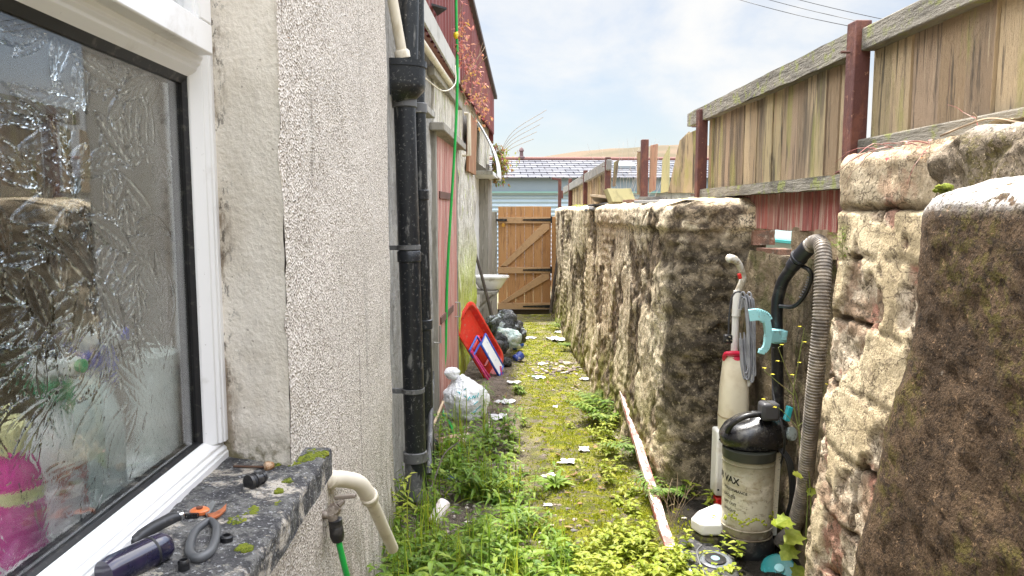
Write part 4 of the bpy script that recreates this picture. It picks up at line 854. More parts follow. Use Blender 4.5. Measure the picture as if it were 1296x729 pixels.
b = MB(); b.tube(spline([at(1190, 172, 1.55), at(1225, 158, 1.5), at(1255, 150, 1.45), at(1300, 157, 1.38)], 6), .0022, 6); b.tube(spline([at(1228, 158, 1.5), at(1236, 150, 1.5), at(1232, 143, 1.5)], 4), .0016, 5); b.build('dry_branch', TWIG, None, smooth=60, label='thin dry branch lying along the top of the near wall', cat='twig')

# ================================================================== FENCE ON THE WALL
XF = 1.27
def panel(ya, yb, zlo, zhi, mat_, seed, x=XF, wid=(.075, .115), th=.016, rag=.006):
    r_ = random.Random(seed); mb = MB(); y = ya
    while y < yb-.02:
        w_ = min(r_.uniform(*wid), yb-y); dx = r_.uniform(-.006, .006); a_ = r_.uniform(-.008, .008)
        mb.prism([(x+dx, y+.0015, zlo(y)+r_.uniform(-rag, rag)), (x+dx, y+w_-.0015, zlo(y)+r_.uniform(-rag, rag)), (x+dx+a_*.3, y+w_-.0015+a_, zhi(y)), (x+dx+a_*.3, y+.0015+a_, zhi(y))], (th, 0, 0)); y += w_
    return mb
PY = [.69, 2.52, 4.39, 6.05, 8.0, 9.94, 11.9]
fp = thing('board_fence', (1.3, 1.6, 1.7), 'nearest weathered board fence panel, green with algae above the near wall', 'fence panel', 'fence panels along the right wall')
panel(.2, 2.49, lambda y: 1.70, lambda y: 2.09, FENCEW, 4, wid=(.11, .16)).build('boards', FENCEW, fp, bev=.002)
b = MB(); b.bar((XF-.02, .2, 2.07), (XF-.02, 2.49, 2.07), .05, .075); b.build('top_rail', RAILW, fp, bev=.005)
b = MB(); b.bar((XF-.02, .2, 1.715), (XF-.02, 2.49, 1.715), .045, .055); b.build('bottom_rail', RAILW, fp, bev=.005)
fp = thing('board_fence', (1.3, 3.4, 1.6), 'longest weathered board fence panel with mossy rails above the vacuum cleaners', 'fence panel', 'fence panels along the right wall')
panel(2.56, 4.37, lambda y: 1.585, lambda y: 2.09, FENCEW, 8).build('boards', FENCEW, fp, bev=.002)
b = MB(); n_ = 60
b.grid(lambda i, j: (XF-.045+.05*(j in (1, 2))+.003*fr((j, i*.2, 0), 1), 2.54+2.16*i/n_, (2.035 if j in (0, 1, 4) else 2.115)+.006*fr((j, i*.12, 3), 1, 3)), n_+1, 5); b.build('top_rail', RAILW, fp, smooth=30)
b = MB(); b.grid(lambda i, j: (XF-.05+.055*(j in (1, 2))+.002*fr((j, i*.2, 0), 1), 2.54+1.86*i/n_, (1.582 if j in (0, 1, 4) else 1.632)+.004*fr((j, i*.12, 3), 1, 3)), n_+1, 5); b.build('bottom_rail', RAILW, fp, smooth=30)
rb_ = panel(2.60, 3.92, lambda y: 1.415+.006*(3.9-y), lambda y: 1.60, REDBOARD, 6, XF+.012, (.09, .13), .018, .003)
rb_.build('red_board', REDBOARD, None, bev=.002, label='row of faded red boards closing the gap under the long fence panel', cat='boards')
RUSTBOLT = M('rust_bolt', (.10,.05,.04), rough=.8)
def post(y, zlo, zhi, label, w_=.055, lean=0):
    po = thing('fence_post', (1.25, y, zlo), label, 'fence post', 'rusty steel fence posts along the right wall')
    b = MB(); b.prism([(1.205, y+.03, zlo), (1.205, y-.03, zlo), (1.205+.06, y-.03, zlo), (1.205+.06, y-.018, zlo), (1.217, y-.018, zlo), (1.217, y+.03, zlo)], (lean, 0, zhi-zlo)) if False else b.bar((1.232, y, zlo), (1.232+lean, y, zhi), .056, .062, ref=(0, 1, 0)); b.build('steel', RUSTPOST, po, bev=.004)
    b = MB(); b.tube([(1.20, y-.005, zhi-.10), (1.17, y-.005, zhi-.10)], .005, 6); b.build('bolt', RUSTBOLT, po); b = MB(); b.tube([(1.20, y+.005, zhi-.50), (1.175, y+.005, zhi-.50)], .005, 6); b.build('bolt', RUSTBOLT, po)
    return po
post(2.52, 1.30, 2.135, 'nearest rusty red fence post, tallest in the picture')
post(4.39, 1.50, 2.10, 'rusty red fence post at the far end of the long fence panel', lean=.0)
post(6.05, 1.48, 2.085, 'rusty fence post flanked by two broken boards')
post(8.0, 1.48, 2.085, 'rusty fence post at the near end of the leaning far fence')
post(9.94, 1.48, 2.05, 'rusty fence post in the middle of the leaning far fence')
post(11.9, .8, 2.03, 'rusty fence post at the far end of the leaning far fence')
fp = thing('board_fence', (1.3, 10, 1.5), 'far low fence panel with a sloping grey top rail beside the garage', 'fence panel', 'fence panels along the right wall')
panel(8.05, 12.3, lambda y: 1.45, lambda y: 1.96-.02*(y-8), FENCEW, 15).build('boards', FENCEW, fp, bev=.002)
b = MB(); b.bar((1.235, 7.9, 2.0), (1.235, 12.9, 1.87), .05, .11); b.build('top_rail', M('grey_rail', (.17,.165,.155), [((.3,.29,.26), 8, U, .5, .65, .7)], .9), fp, bev=.006)
def loose(pts, Y, label, m_=FENCEW, th=.018):
    P = [at(px, py, Y) for px, py in pts]; b = MB(); b.prism(P, (.012, th, 0)); return b.build('broken_board', m_, None, bev=.002, label=label, cat='broken board', group='broken fence boards on the right wall')
loose([(806,246),(806,194),(816,188),(818,246)], 6.12, 'short broken board left of the post with two boards')
loose([(821,244),(823,184),(832,182),(829,240)], 6.14, 'reddish broken board right of the post with two boards', M('reddish_board', (.36,.20,.13), [((.24,.09,.07), 6, (5,5,.5), .5, .62, .8), ((.16,.12,.08), 7, (7,7,.5), .56, .66, .8)], .85))
loose([(836,244),(838,202),(847,184),(846,242)], 5.5, 'narrow pale pointed board standing alone', M('pale_green_board', (.42,.37,.19), [((.30,.27,.15), 6, (4,4,.4), .5, .65, .8)], .85, [('noise', 26, (9,9,.35), .006)]))
loose([(845,244),(860,178),(872,166),(868,244)], 5.06, 'slanting board with angled end right of the pointed board')
loose([(864,244),(868,170),(879,165),(879,244)], 4.85, 'upright board between the slanting board and the post')
loose([(876,244),(877,166),(890,161),(888,244)], 4.62, 'upright board right against the far post of the long panel')
loose([(775,236),(777,205),(783,202),(778,236)], 8.02, 'tapering board right of the post at the near end of the far fence')
# slates, planks and bricks on the wall top
def slab_(name, pts, Y, dz, ext, label, m_, cat, grp=None):
    P = [at(px, py, Y) for px, py in pts]; b = MB(); b.prism(P, ext); return b.build(name, m_, None, bev=.002, label=label, cat=cat, group=grp)
SLT = M('slate_piece', (.10,.10,.105), [((.22,.21,.19), 10, U, .5, .65, .7)], .7, [('noise', 30, U, .006)])
def flat(c, lx, ly, th, rz, tx, ty, name, m_, label, cat, grp):
    b = MB(); m3 = Matrix.Rotation(rz, 3, 'Z') @ Matrix.Rotation(tx, 3, 'X') @ Matrix.Rotation(ty, 3, 'Y'); c = V(c); rr_ = random.Random(int(c.y*100))
    oc = [(-.5,-.5),(-.1,-.52),(.5,-.46),(.52,.1),(.46,.5),(-.2,.47),(-.5,.5)]
    b.prism([c+m3 @ V((x*lx+rr_.uniform(-.01,.01), y*ly+rr_.uniform(-.01,.01), 0)) for x, y in oc], m3 @ V((0, 0, th))); return b.build(name, m_, None, bev=.002, label=label, cat=cat, group=grp)
gs = 'slates and planks piled on the right wall'
flat((1.05, 6.9, 1.50), .30, .55, .02, .1, .0, .05, 'slate', SLT, 'lowest slate of the pile on the wall', 'slate', gs)
flat((1.03, 6.75, 1.525), .30, .50, .015, -.1, .04, .0, 'slate', SLT, 'middle slate of the pile on the wall', 'slate', gs)
flat((1.04, 6.6, 1.55), .26, .45, .015, .2, -.03, .05, 'slate', SLT, 'upper dark slate of the pile on the wall', 'slate', gs)
flat((1.05, 6.85, 1.585), .22, .75, .022, -.25, -.10, .10, 'plank', M('pale_plank', (.46,.37,.26), [((.3,.23,.15), 8, (3,.5,3), .5, .65, .7)], .85), 'pale plank tilted on top of the slate pile', 'plank', gs)
flat((1.02, 5.85, 1.57), .05, .26, .12, -.9, .0, -.5, 'plank', M('olive_plank', (.26,.23,.11), [((.16,.14,.07), 8, U, .5, .65, .7)], .85), 'olive stained plank end lying beside the slate pile', 'plank', gs)
brick((1.03, 5.35, 1.545), .11, .20, .085, .2, 'brown brick on the wall top below the two broken boards', M('brown_brick', (.25,.15,.115), [((.12,.09,.07), 12, U, .45, .62, .7)], .95, [('noise', 50, U, .01)]))
brick((1.05, 4.85, 1.56), .16, .24, .075, -.3, 'dark slate grey block on the wall top below the pointed board', SLT)
flat((1.05, 4.45, 1.548), .24, .40, .018, .3, .0, .03, 'slate', M('pale_slate', (.42,.42,.41), [((.2,.2,.2), 10, U, .5, .65, .7)], .6), 'pale grey slate lying flat beside the far post of the long panel', 'slate', gs)
brick((1.27, 3.95, 1.545), .16, .16, .07, .6, 'dark mossy stone on the wall end under the long fence panel', M('mossy_stone', (.07,.065,.055), [((.25,.26,.04), 9, U, .52, .62, .9)], .95, [('noise', 40, U, .01)]))
# ================================================================== RUBBISH
def crumple(c, r, sub, seed, amp=.22, flat=.0, taper=None):
    c = V(c); r = V(r); bm = bmesh.new(); bmesh.ops.create_icosphere(bm, subdivisions=sub, radius=1); vs = []
    for v in bm.verts:
        p = v.co.copy(); q = p+V((seed*3.1, seed*1.7, 0))
        k = 1+amp*.8*fr(q, 1.3, 3)-amp*.55*abs(noise.noise(q*3.3))-amp*.32*abs(noise.noise(q*7.5+V((4, 0, 0))))-amp*.16*abs(noise.noise(q*16))
        x, y, z = p.x*r.x*k, p.y*r.y*k, p.z*r.z*k
        if taper: f = taper(p.z); x *= f[0]; y *= f[0]; x += f[1]*r.x; y += f[2]*r.y
        vs.append(V((c.x+x, c.y+y, max(c.z+z, c.z-r.z*.8+.01*fr(q, 4)))))
    bm.verts.index_update(); fs = [tuple(w.index for w in f.verts) for f in bm.faces]; bm.free()
    return MB().add(vs, fs)
# white carrier bag
BAGW = M('white_bag', (.84,.84,.86), [((.66,.70,.78), 9, (1,1,3), .56, .68, .5), ((.40,.33,.30), 7, U, .68, .76, .4)], .35, [('noise', 18, U, .03), ('noise', 60, U, .006)], spec=.5)
cb = at(590, 512, 5.2)
bagm = crumple((cb.x, 5.2, .155), (.165, .17, .19), 5, 3, .19, taper=lambda z: (1-.42*sm(.2, 1.0, z)+.10*sm(-.2, -.9, z), -.22*sm(0, 1, z), .05))
bago = bagm.build('carrier_bag', BAGW, None, smooth=80, label='full white carrier bag with blue lettering slumped against the wall', cat='bag')
def strokes(bag_mb, lines, mat_, parent, name, r=.0035):
    from mathutils.bvhtree import BVHTree
    bv = BVHTree.FromPolygons([V(v) for v in bag_mb.v], bag_mb.f); mb = MB()
    for L in lines:
        pts = []
        P = [V((px, py, 0)) for px, py in L]
        for a_, b_ in zip(P[:-1], P[1:]):
            for k in range(5):
                q = a_+(b_-a_)*(k/5); h_, nrm, _, _ = bv.ray_cast(EYE, ray(q.x, q.y).normalized())
                if h_ is not None: pts.append(h_+nrm*.0015)
        if len(pts) > 2: mb.tube(pts, r, 6)
    if mb.v: return mb.build(name, mat_, parent, smooth=60)
strokes(bagm, [[(578,496),(584,497)],[(581,497),(583,500)],[(587,494),(591,491)],[(588,501),(591,504)],[(592,507),(594,502),(596,506)],[(597,505),(599,501),(601,504),(603,499)],[(604,503),(606,496)],[(600,512),(606,507)],[(602,519),(610,512)],[(596,524),(604,519)]], PTEAL, bago, 'blue_lettering', .0032)
kn = crumple((cb.x-.10, 5.2, .345), (.06, .06, .05), 3, 8, .3); kn.build('knotted_top', BAGW, bago, smooth=80)
# bin bags at the foot of the outbuilding
BINB = M('bin_bag', (.010,.010,.012), rough=.16, bump=[('noise', 14, U, .05), ('noise', 50, U, .016)], spec=.7)
BING = M('silver_bag', (.03,.033,.038), [((.55,.60,.63), 9, U, .54, .60, .85)], .16, [('noise', 16, U, .05), ('noise', 70, U, .008)], spec=.8)
BINC = M('pale_green_bag', (.42,.54,.52), [((.70,.74,.73), 10, U, .48, .60, .8), ((.72,.60,.12), 6, U, .66, .72, .7), ((.12,.16,.16), 14, U, .60, .68, .6)], .25, [('noise', 18, U, .03), ('noise', 70, U, .008)], spec=.6)
def bag(px, py, Y, r, seed, label, m_, sub=4):
    c = at(px, py, Y); return crumple((c.x, Y, max(c.z, r[2]*.8)), r, sub, seed, .34).build('rubbish_bag', m_, None, smooth=80, label=label, cat='rubbish bag', group='rubbish bags heaped beyond the red sled')
bag(623, 450, 7.15, (.125, .14, .16), 1, 'black bin bag at the front left of the heap, beside the red sled', BINB)
bag(640, 414, 7.65, (.19, .19, .17), 2, 'shiny grey and black bin bag at the back of the heap', BING)
bag(643, 428, 7.40, (.14, .12, .12), 5, 'translucent pale green bag on top of the heap', BINC)
bag(624, 418, 7.75, (.14, .12, .15), 7, 'silvery black bag at the back left of the heap below the long stick', BING)
bag(640, 462, 7.0, (.06, .07, .06), 9, 'small black bag at the foot of the heap', BINB)
bag(632, 436, 7.3, (.10, .10, .13), 12, 'dark bag squeezed between the red sled and the heap', BINB)
bag(655, 424, 7.7, (.10, .10, .12), 13, 'small silvery bag at the right end of the heap', BING)
bag(612, 436, 7.4, (.09, .12, .15), 14, 'grey bag tucked behind the upper end of the sled', BING)
# red sled with child's folding chair frame in front of it
L_ = V((.32, .30, -.62)).normalized(); Wd = V((-.26, -.42, .02)); Wd = (Wd-L_*Wd.dot(L_)).normalized(); Nn = Wd.cross(L_).normalized()
if Nn.x < 0: Nn = -Nn
S0 = at(609, 434, 6.62)
def SL(a, c, n_=0): return S0+L_*a+Wd*c+Nn*n_
def rrect(hl, hw, rc, n=6):
    out = []
    for (sx_, sy_, a0) in ((1,1,0),(-1,1,PI/2),(-1,-1,PI),(1,-1,3*PI/2)):
        for k in range(n+1):
            a = a0+PI/2*k/n; out.append(((hl-rc)*sx_+rc*math.cos(a), (hw-rc)*sy_+rc*math.sin(a)))
    return out
HL, HW = .375, .205
REDP = M('red_sled_plastic', (.62,.035,.02), [((.38,.03,.02), 9, U, .5, .62, .6), ((.40,.22,.16), 30, U, .58, .66, .6), ((.78,.20,.14), 5, U, .56, .72, .5)], .35, spec=.5)
sl = MB(); rings = []
for hl, hw, rc, n_ in ((HL,HW,.09,-.012),(HL,HW,.09,.0),(HL-.012,HW-.012,.085,.006),(HL-.028,HW-.028,.08,.004),(HL-.055,HW-.05,.07,-.045),(HL-.09,HW-.08,.06,-.05)):
    rings.append([SL(a-.05*0, c, n_) for a, c in rrect(hl, hw, rc)])
nn = len(rings[0]); sl.grid(lambda i, j: rings[j][i], nn, len(rings), closeu=True); sl.add(rings[-1], [tuple(range(nn))])
bk = [[SL(a, c, n_) for a, c in rrect(hl, hw, rc)] for hl, hw, rc, n_ in ((HL,HW,.09,-.012),(HL-.05,HW-.045,.07,-.052),(HL-.09,HW-.08,.06,-.057))]
sl.grid(lambda i, j: bk[j][i], nn, 3, closeu=True); sl.add(bk[-1], [tuple(range(nn))])
slo = sl.build('sled', REDP, None, smooth=40, label='bright red plastic sled leaning against the plank door', cat='sled')
b = MB(); r2 = rrect(.13, .10, .03)
pn_ = [SL(a+.10, c, -.046) for a, c in r2]; pi_ = [SL(a*.86+.10, c*.8, -.046) for a, c in r2]; pu = [SL(a*.93+.10, c*.9, -.030) for a, c in r2]
b.grid(lambda i, j: (pn_, pu, pi_)[j][i], len(r2), 3, closeu=True); b.build('raised_panel', REDP, slo, smooth=50)
for k in range(4):
    b = MB(); b.bar(SL(-.30, -.10+.06*k, -.046), SL(-.30, -.07+.06*k, -.046), .012, .012); b.build('rib', REDP, slo)
BLU = M('blue_painted_tube', (.02,.08,.42), rough=.35, spec=.5); PNK = M('pink_painted_tube', (.62,.05,.20), [((.75,.35,.45), 20, U, .5, .7, .4)], rough=.35, spec=.5)
fc = thing('folding_chair', SL(.30, .2, .06), 'folded child chair frame of blue and pink tubes resting on the red sled', 'folding chair')
def fs(a, c, n_): return SL(a, c, n_)
b = MB(); b.tube([fs(-.10, .02, .02), fs(.40, .03, .04), fs(.41, .19, .05), fs(-.10, .20, .03)], .010, 10, closed=True); b.build('frame', PNK, fc, smooth=60)
b = MB(); b.tube([fs(-.13, .06, .045), fs(-.13, .25, .05), fs(-.06, .26, .05), fs(-.05, .06, .045)], .010, 10, closed=True); b.tube([fs(.36, .02, .06), fs(.47, .22, .03)], .010, 10); b.build('frame', BLU, fc, smooth=60)
b = MB(); b.tube([fs(-.12, .25, .06), fs(.44, .245, .06)], .010, 10); b.tube([fs(.44, .10, .05), fs(.30, .0, .06)], .009, 10); b.build('leg', PNK, fc, smooth=60)
b = MB(); b.prism([fs(-.04, -.06, .03), fs(.34, -.045, .035), fs(.34, .085, .05), fs(-.04, .07, .045)], Nn*.012); b.build('seat', M('white_blue_seat', (.78,.80,.84), [((.30,.40,.62), 12, U, .58, .68, .7)], .5), fc, bev=.003)
b = MB(); b.tube([fs(-.045, -.066, .04), fs(.345, -.05, .045), fs(.345, .09, .058), fs(-.045, .076, .052)], .011, 8, closed=True); b.build('seat_frame', BLU, fc, smooth=60)
b = MB(); b.prism([V((-.345, 6.22, 0)), V((-.325, 6.86, 0)), V((-.345, 6.86, .64)), V((-.365, 6.22, .60))], (.02, .0, .0)); b.build('dark_board_or_strip', M('grey_green_board', (.07,.075,.07), [((.16,.16,.14), 9, U, .5, .66, .6)], .6), None, bev=.004, label='dark grey board standing behind the red sled', cat='board')
# small litter along the path: every piece by itself
def paper(px, py, s, seed, label, mat_, name='paper_scrap', cat='litter', grp='litter on the path'):
    c = atz(px, py, 0); z0 = hump(c.x, c.y)-.004; r_ = random.Random(seed); rz = r_.uniform(0, 6.3); m3 = Matrix.Rotation(rz, 3, 'Z'); b = MB(); ar = r_.uniform(.55, .9)
    def P(i, j):
        u, v_ = i/7-.5, j/7-.5; k = 1+.55*noise.noise(V((seed*1.3, math.atan2(u, v_)*1.7, 0)))
        q = m3 @ V((u*s*k*.9, v_*s*ar*k*.9, 0)); return V((c.x, c.y, z0+.014+.10*s*1.1*noise.noise(V((seed*2.1, u*4, v_*4)))+.03*s))+q
    b.grid(P, 8, 8); b.grid(lambda i, j: P(i, j)-V((0, 0, .0015)), 8, 8)
    return b.build(name, mat_, None, smooth=60, label=label, cat=cat, group=grp)
PAP = M('white_paper', (.66,.64,.61), [((.36,.31,.26), 20, U, .5, .64, .8)], .7); PAPG = M('grey_plastic_film', (.50,.50,.51), [((.2,.18,.16), 20, U, .55, .65, .6)], .4)
PAPB = M('pale_blue_paper', (.42,.66,.76), [((.70,.74,.75), 14, U, .5, .6, .8)], .6)
paper(696, 602, .085, 1, 'white paper square nearest the camera among the moss', PAP)
paper(718, 586, .095, 2, 'white paper scrap just above the paper square nearest the camera', PAP)
paper(739, 573, .085, 3, 'folded white scrap nearest the red and white pole', PAP)
paper(703, 512, .06, 4, 'round white scrap alone on bright moss', PAP)
paper(741, 482, .11, 5, 'large white scrap lying against the right wall foot', PAP)
paper(682, 479, .11, 6, 'pale blue and white wrapper on the path', PAPB)
paper(704, 430, .26, 7, 'wide white sheet on the far path', PAP)
paper(708, 421, .15, 8, 'white scrap just beyond the wide sheet on the far path', PAP)
paper(668, 428, .20, 9, 'crumpled whitish film beside the heap of bags', PAPG)
paper(640, 509, .17, 10, 'grey film scrap right of the white carrier bag', PAPG)
paper(650, 486, .12, 11, 'dirty white film beside the grass tuft', PAP)
paper(694, 640, .05, 12, 'small pinkish scrap near the bottom of the picture', PAPG)
paper(632, 533, .16, 13, 'torn grey sheet in front of the white carrier bag', PAPG)
paper(686, 462, .10, 14, 'small white scrap on the mossy far path', PAP)
paper(574, 603, .09, 15, 'blue plastic cup shard among the weeds', M('blue_shard', (.20,.30,.58), rough=.4))
paper(612, 498, .10, 18, 'shiny grey wrapper at the foot of the sled', PAPG)
def can(px, py, z, r, L, d, label, m_, name='drink_can', band=None):
    c = atz(px, py, z); d = V(d).normalized(); b = MB(); b.lathe([(r*.7,0),(r*.88,.003),(r,.012),(r,L-.012),(r*.86,L-.002),(r*.8,L),(r*.75,L-.004),(.001,L-.005)], c-d*L/2, d, 20); o = b.build(name, m_, None, smooth=40, label=label, cat='can', group='cans lying about')
    q = MB(); q.lathe([(r*.87,L-.001),(r*.89,L+.002),(r*.85,L+.003)], c-d*L/2, d, 20); q.build('rim', M('dull_metal', (.4,.4,.4), rough=.4, metal=.9) if band is None else band, o, smooth=40); return o
can(556, 648, .07, .032, .12, (.35, .5, .55), 'faded red and white can in the weeds at the foot of the pipes', M('red_can', (.62,.04,.05), [((.78,.72,.70), 13, U, .42, .50, .95)], .35), band=M('black_rim', (.02,.02,.02), rough=.4))
can(656, 452, .04, .045, .10, (.8, .5, .5), 'dark blue crumpled can in front of the bag heap', M('blue_can', (.04,.07,.32), [((.5,.5,.6), 30, U, .55, .62, .9)], .35))
can(655, 437, .05, .045, .12, (.9, .3, .1), 'blue and white can at the right of the bag heap', M('blue_white_can', (.03,.10,.50), [((.75,.76,.8), 9, U, .5, .56, 1)], .35))
b = MB(); c = atz(566, 562, .03); ax = V((.9, .5, .05)).normalized(); b.lathe([(.045,-.16),(.05,-.155),(.05,.06),(.043,.10),(.043,.16),(.038,.16),(.038,.10)], c, ax, 20); o = b.build('clay_pipe', M('terracotta_pale', (.48,.30,.22), [((.62,.52,.44), 12, U, .5, .62, .8)], .8), None, smooth=40, label='pale terracotta pipe section lying behind the black downpipes', cat='pipe')
b = MB(); b.lathe([(.0515,0),(.055,.003),(.055,.02),(.0515,.023)], c-ax*.10, ax, 20); b.build('dark_band', BLACKMATT, o)
b = MB(); b.tube([at(541, 556, 4.75), at(561, 508, 5.0)], .010, 8); b.build('wooden_cane', M('cane', (.55,.42,.28), rough=.7), None, smooth=60, label='pale wooden cane leaning beside the white carrier bag', cat='stick')
b = MB(); b.tube([V((.06, 7.95, .0)), at(622, 398, 7.98), at(610, 350, 8.0), at(596, 302, 8.05)], [.020, .019, .017, .015], 10); so = b.build('long_pole', STICK, None, smooth=60, label='long dark pole leaning on the limewashed pier behind the rubbish bags', cat='pole')
b = MB(); b.tube([at(596, 302, 8.05), at(596, 300, 8.05)+V((-.002, 0, .03))], .019, 10); b.build('end_cap', BLACKPL, so, smooth=40)
b = MB(); b.tube([at(697, 396, 10.2), at(701, 360, 10.25), at(706, 326, 10.3)], [.024, .020, .02], 10); b.build('short_pole', STICK, None, smooth=60, label='dark bar leaning against the right wall beside the gate', cat='pole')
# peeling red and white pole
t0 = at(788, 498, 4.95); t1 = at(849, 700, 3.02)
b = MB(); npl = 40
PP_ = [t0+(t1-t0)*(i/npl)+V((.004*nz((i*.3, 0, 0)), 0, .004*nz((0, i*.3, 0)))) for i in range(npl+1)]
for i in range(npl): b.bar(PP_[i], PP_[i+1]+(PP_[i+1]-PP_[i])*.02, .045, .04)
b.build('painted_pole', M('peeling_paint', (.64,.52,.48), [((.36,.055,.045), 18, (1,.3,1), .46, .54, .85), ((.52,.27,.24), 12, (1,.3,1), .50, .62, .7), ((.40,.36,.30), 30, (1,.4,1), .52, .62, .7), ((.12,.08,.06), 30, U, .62, .66, .9), ((.10,.07,.05), 14, U, .66, .70, .9)], .6, [('noise', 40, U, .004)]), None, bev=.003, smooth=50, label='long peeling red and white pole lying along the right wall', cat='pole')

# ================================================================== VACUUM CLEANERS
YV = 3.0
bv = thing('vacuum_cleaner', at(945, 690, YV), 'black upright vacuum cleaner with clear dust canister and ribbed hose', 'vacuum cleaner', 'vacuum cleaners by the wall')
cc0 = at(944, 676, YV); cc1 = at(948, 574, YV); ax = (cc1-cc0).normalized(); Hc = (cc1-cc0).length; RC = .104
DUST = M('dusty_canister', (.58,.535,.43), [((.36,.31,.21), 6, (1,1,2), .44, .62, .8), ((.68,.63,.52), 9, U, .52, .66, .8), ((.20,.16,.11), 60, U, .58, .66, .7), ((.17,.16,.10), 3, (1,1,.3), .20, .40, .8, (.46, .36)), ((.25,.20,.13), 24, (1,1,2), .54, .62, .6), ((.13,.09,.06), 9, U, .30, .55, .9, (.13, .24))], .28, [('noise', 50, U, .002)], spec=.6)
b = MB(); b.lathe([(.001,0),(RC*.93,.002),(RC*.97,.02),(RC*1.0,.06),(RC*1.03,Hc-.02),(RC*1.0,Hc)], cc0, ax, 40); cano = b.build('dust_canister', DUST, bv, smooth=50)
b = MB()
for zz in (.012, .050, Hc-.03): b.lathe([(RC*1.0,0),(RC*1.045,.001),(RC*1.045,.004),(RC*1.0,.005)], cc0+ax*zz, ax, 40)
b.build('moulded_seams', DUST, cano, smooth=30)
b = MB(); rm = random.Random(4)
for _ in range(60):
    a = rm.uniform(PI*1.05, PI*1.95); q = cc0+ax*(.105+.014*math.sin(a*7)+rm.uniform(-.016, .012)); b.blob(q+V((math.cos(a)*RC*.985, math.sin(a)*RC*.985, 0)), (.008, .004, .006), 1)
b.build('algae_line', M('yellow_algae', (.36,.40,.03), rough=.8), cano, smooth=60)
# base, spine, lid
b = MB(); b.lathe([(RC*1.10,-.10),(RC*1.16,-.09),(RC*1.14,-.03),(RC*1.05,.0),(RC*.99,.018),(RC*.9,.02)], cc0, ax, 36); b.build('base', BLACKPL, bv, smooth=40)
b = MB(); b.bar(cc0+V((.10, .11, -.12)), cc1+V((.09, .10, .10)), .10, .13, ref=(1, 0, 0)); b.build('spine', BLACKPL, bv, bev=.02, seg=3)
b = MB(); b.bar(cc0+V((.112, -.012, .07)), cc0+V((.122, -.005, .36)), .004, .030, ref=(1, 0, 0)); sp_ = b.build('side_label', M('pale_label', (.72,.66,.50), [((.12,.11,.10), 90, (1,1,2.5), .60, .63, .9)], .6), bv)
b = MB(); b.bar(cc0+V((.111, -.012, .0)), cc0+V((.113, -.010, .065)), .005, .032, ref=(1, 0, 0)); b.build('side_label', M('grey_label', (.45,.45,.42), rough=.6), bv)
b = MB(); b.lathe([(RC*1.00,-.012),(RC*1.05,-.010),(RC*1.06,.028),(RC*1.0,.03)], cc1, ax, 40); b.build('collar', M('dark_olive_plastic', (.035,.037,.03), rough=.35), bv, smooth=40)
lidc = cc1+ax*.028+V((.012, .02, 0))
b = MB()
def lid(i, j):
    a = 2*PI*i/44; rr, zz = ((RC*1.02,0),(RC*1.20,.012),(RC*1.26,.045),(RC*1.24,.072),(RC*1.10,.098),(RC*.85,.118),(RC*.45,.130),(.001,.133))[j]
    ex = 1+.28*max(0, math.cos(a-.35))**2; return lidc+V((rr*math.cos(a)*ex, rr*math.sin(a)*(1+.15*math.sin(a)), zz+.020*math.cos(a)*(j > 2)))
b.grid(lid, 44, 8, closeu=True); b.build('lid', M('glossy_black', (.010,.010,.012), [((.085,.08,.07), 22, U, .50, .66, .6), ((.2,.19,.17), 90, U, .62, .70, .5)], rough=.26, spec=.6, bump=[('noise', 160, U, .0008)]), bv, smooth=60)
b = MB(); hp = [lidc+V(q) for q in ((-.118,-.05,.075),(-.105,-.07,.115),(-.06,-.085,.150),(.0,-.085,.160),(.06,-.07,.158))]; b.tube(spline(hp, 6), [.012]*24+[.016], 12); b.build('carry_handle', BLACKPL, bv, smooth=60)
b = MB(); kk = at(973, 519, YV-.06); b.bar(kk+V((0, 0, -.04)), kk+V((0, 0, .035)), .075, .07, ref=(0, 1, 0)); b.build('catch_block', M('grey_block', (.055,.055,.06), rough=.45), bv, bev=.014, seg=3)
b = MB(); kk = at(992, 521, YV); b.bar(kk+V((0, -.03, -.03)), kk+V((.012, -.03, .03)), .03, .02); b.build('catch', PTEAL, bv, bev=.003)
b = MB(); kk = at(1000, 549, YV-.02); b.lathe([(.001,-.012),(.026,-.010),(.030,.0),(.028,.014),(.001,.018)], kk, (.5, -.8, .2), 20); b.build('hose_port', M('clear_grey', (.45,.52,.50), [((.15,.16,.15), 40, U, .5, .6, .7)], .15, spec=.7), bv, smooth=40)
# lettering on the canister (as it can be read on the dirty plastic)
def wraptext(txt, size, a0, zoff, name, mat_, bold=.0, tilt=-.10):
    cu = bpy.data.curves.new('lettering', 'FONT'); cu.body = txt; cu.size = size; cu.resolution_u = 3; cu.offset = bold
    ot = bpy.data.objects.new('lettering', cu); COL.objects.link(ot); dg = bpy.context.evaluated_depsgraph_get(); me = bpy.data.meshes.new_from_object(ot.evaluated_get(dg)); bpy.data.objects.remove(ot)
    bm = bmesh.new(); bm.from_mesh(me); bmesh.ops.triangulate(bm, faces=bm.faces); bmesh.ops.subdivide_edges(bm, edges=[e_ for e_ in bm.edges if e_.calc_length() > size*.3], cuts=2); bm.verts.index_update()
    mb = MB(); vs = []
    for v in bm.verts:
        rr = RC*1.025+.002; a = a0+v.co.x/rr; z_ = zoff+v.co.y+tilt*v.co.x; vs.append(cc0+ax*z_+V((rr*math.cos(a), rr*math.sin(a), 0)))
    mb.add(vs, [tuple(w.index for w in f.verts) for f in bm.faces]); bm.free(); bpy.data.meshes.remove(me)
    return mb.build(name, mat_, cano, smooth=0)
INK = M('black_ink', (.015,.015,.015), rough=.5)
wraptext('AIR VAX', .038, PI-.42, .262, 'brand_lettering', INK, .0012)
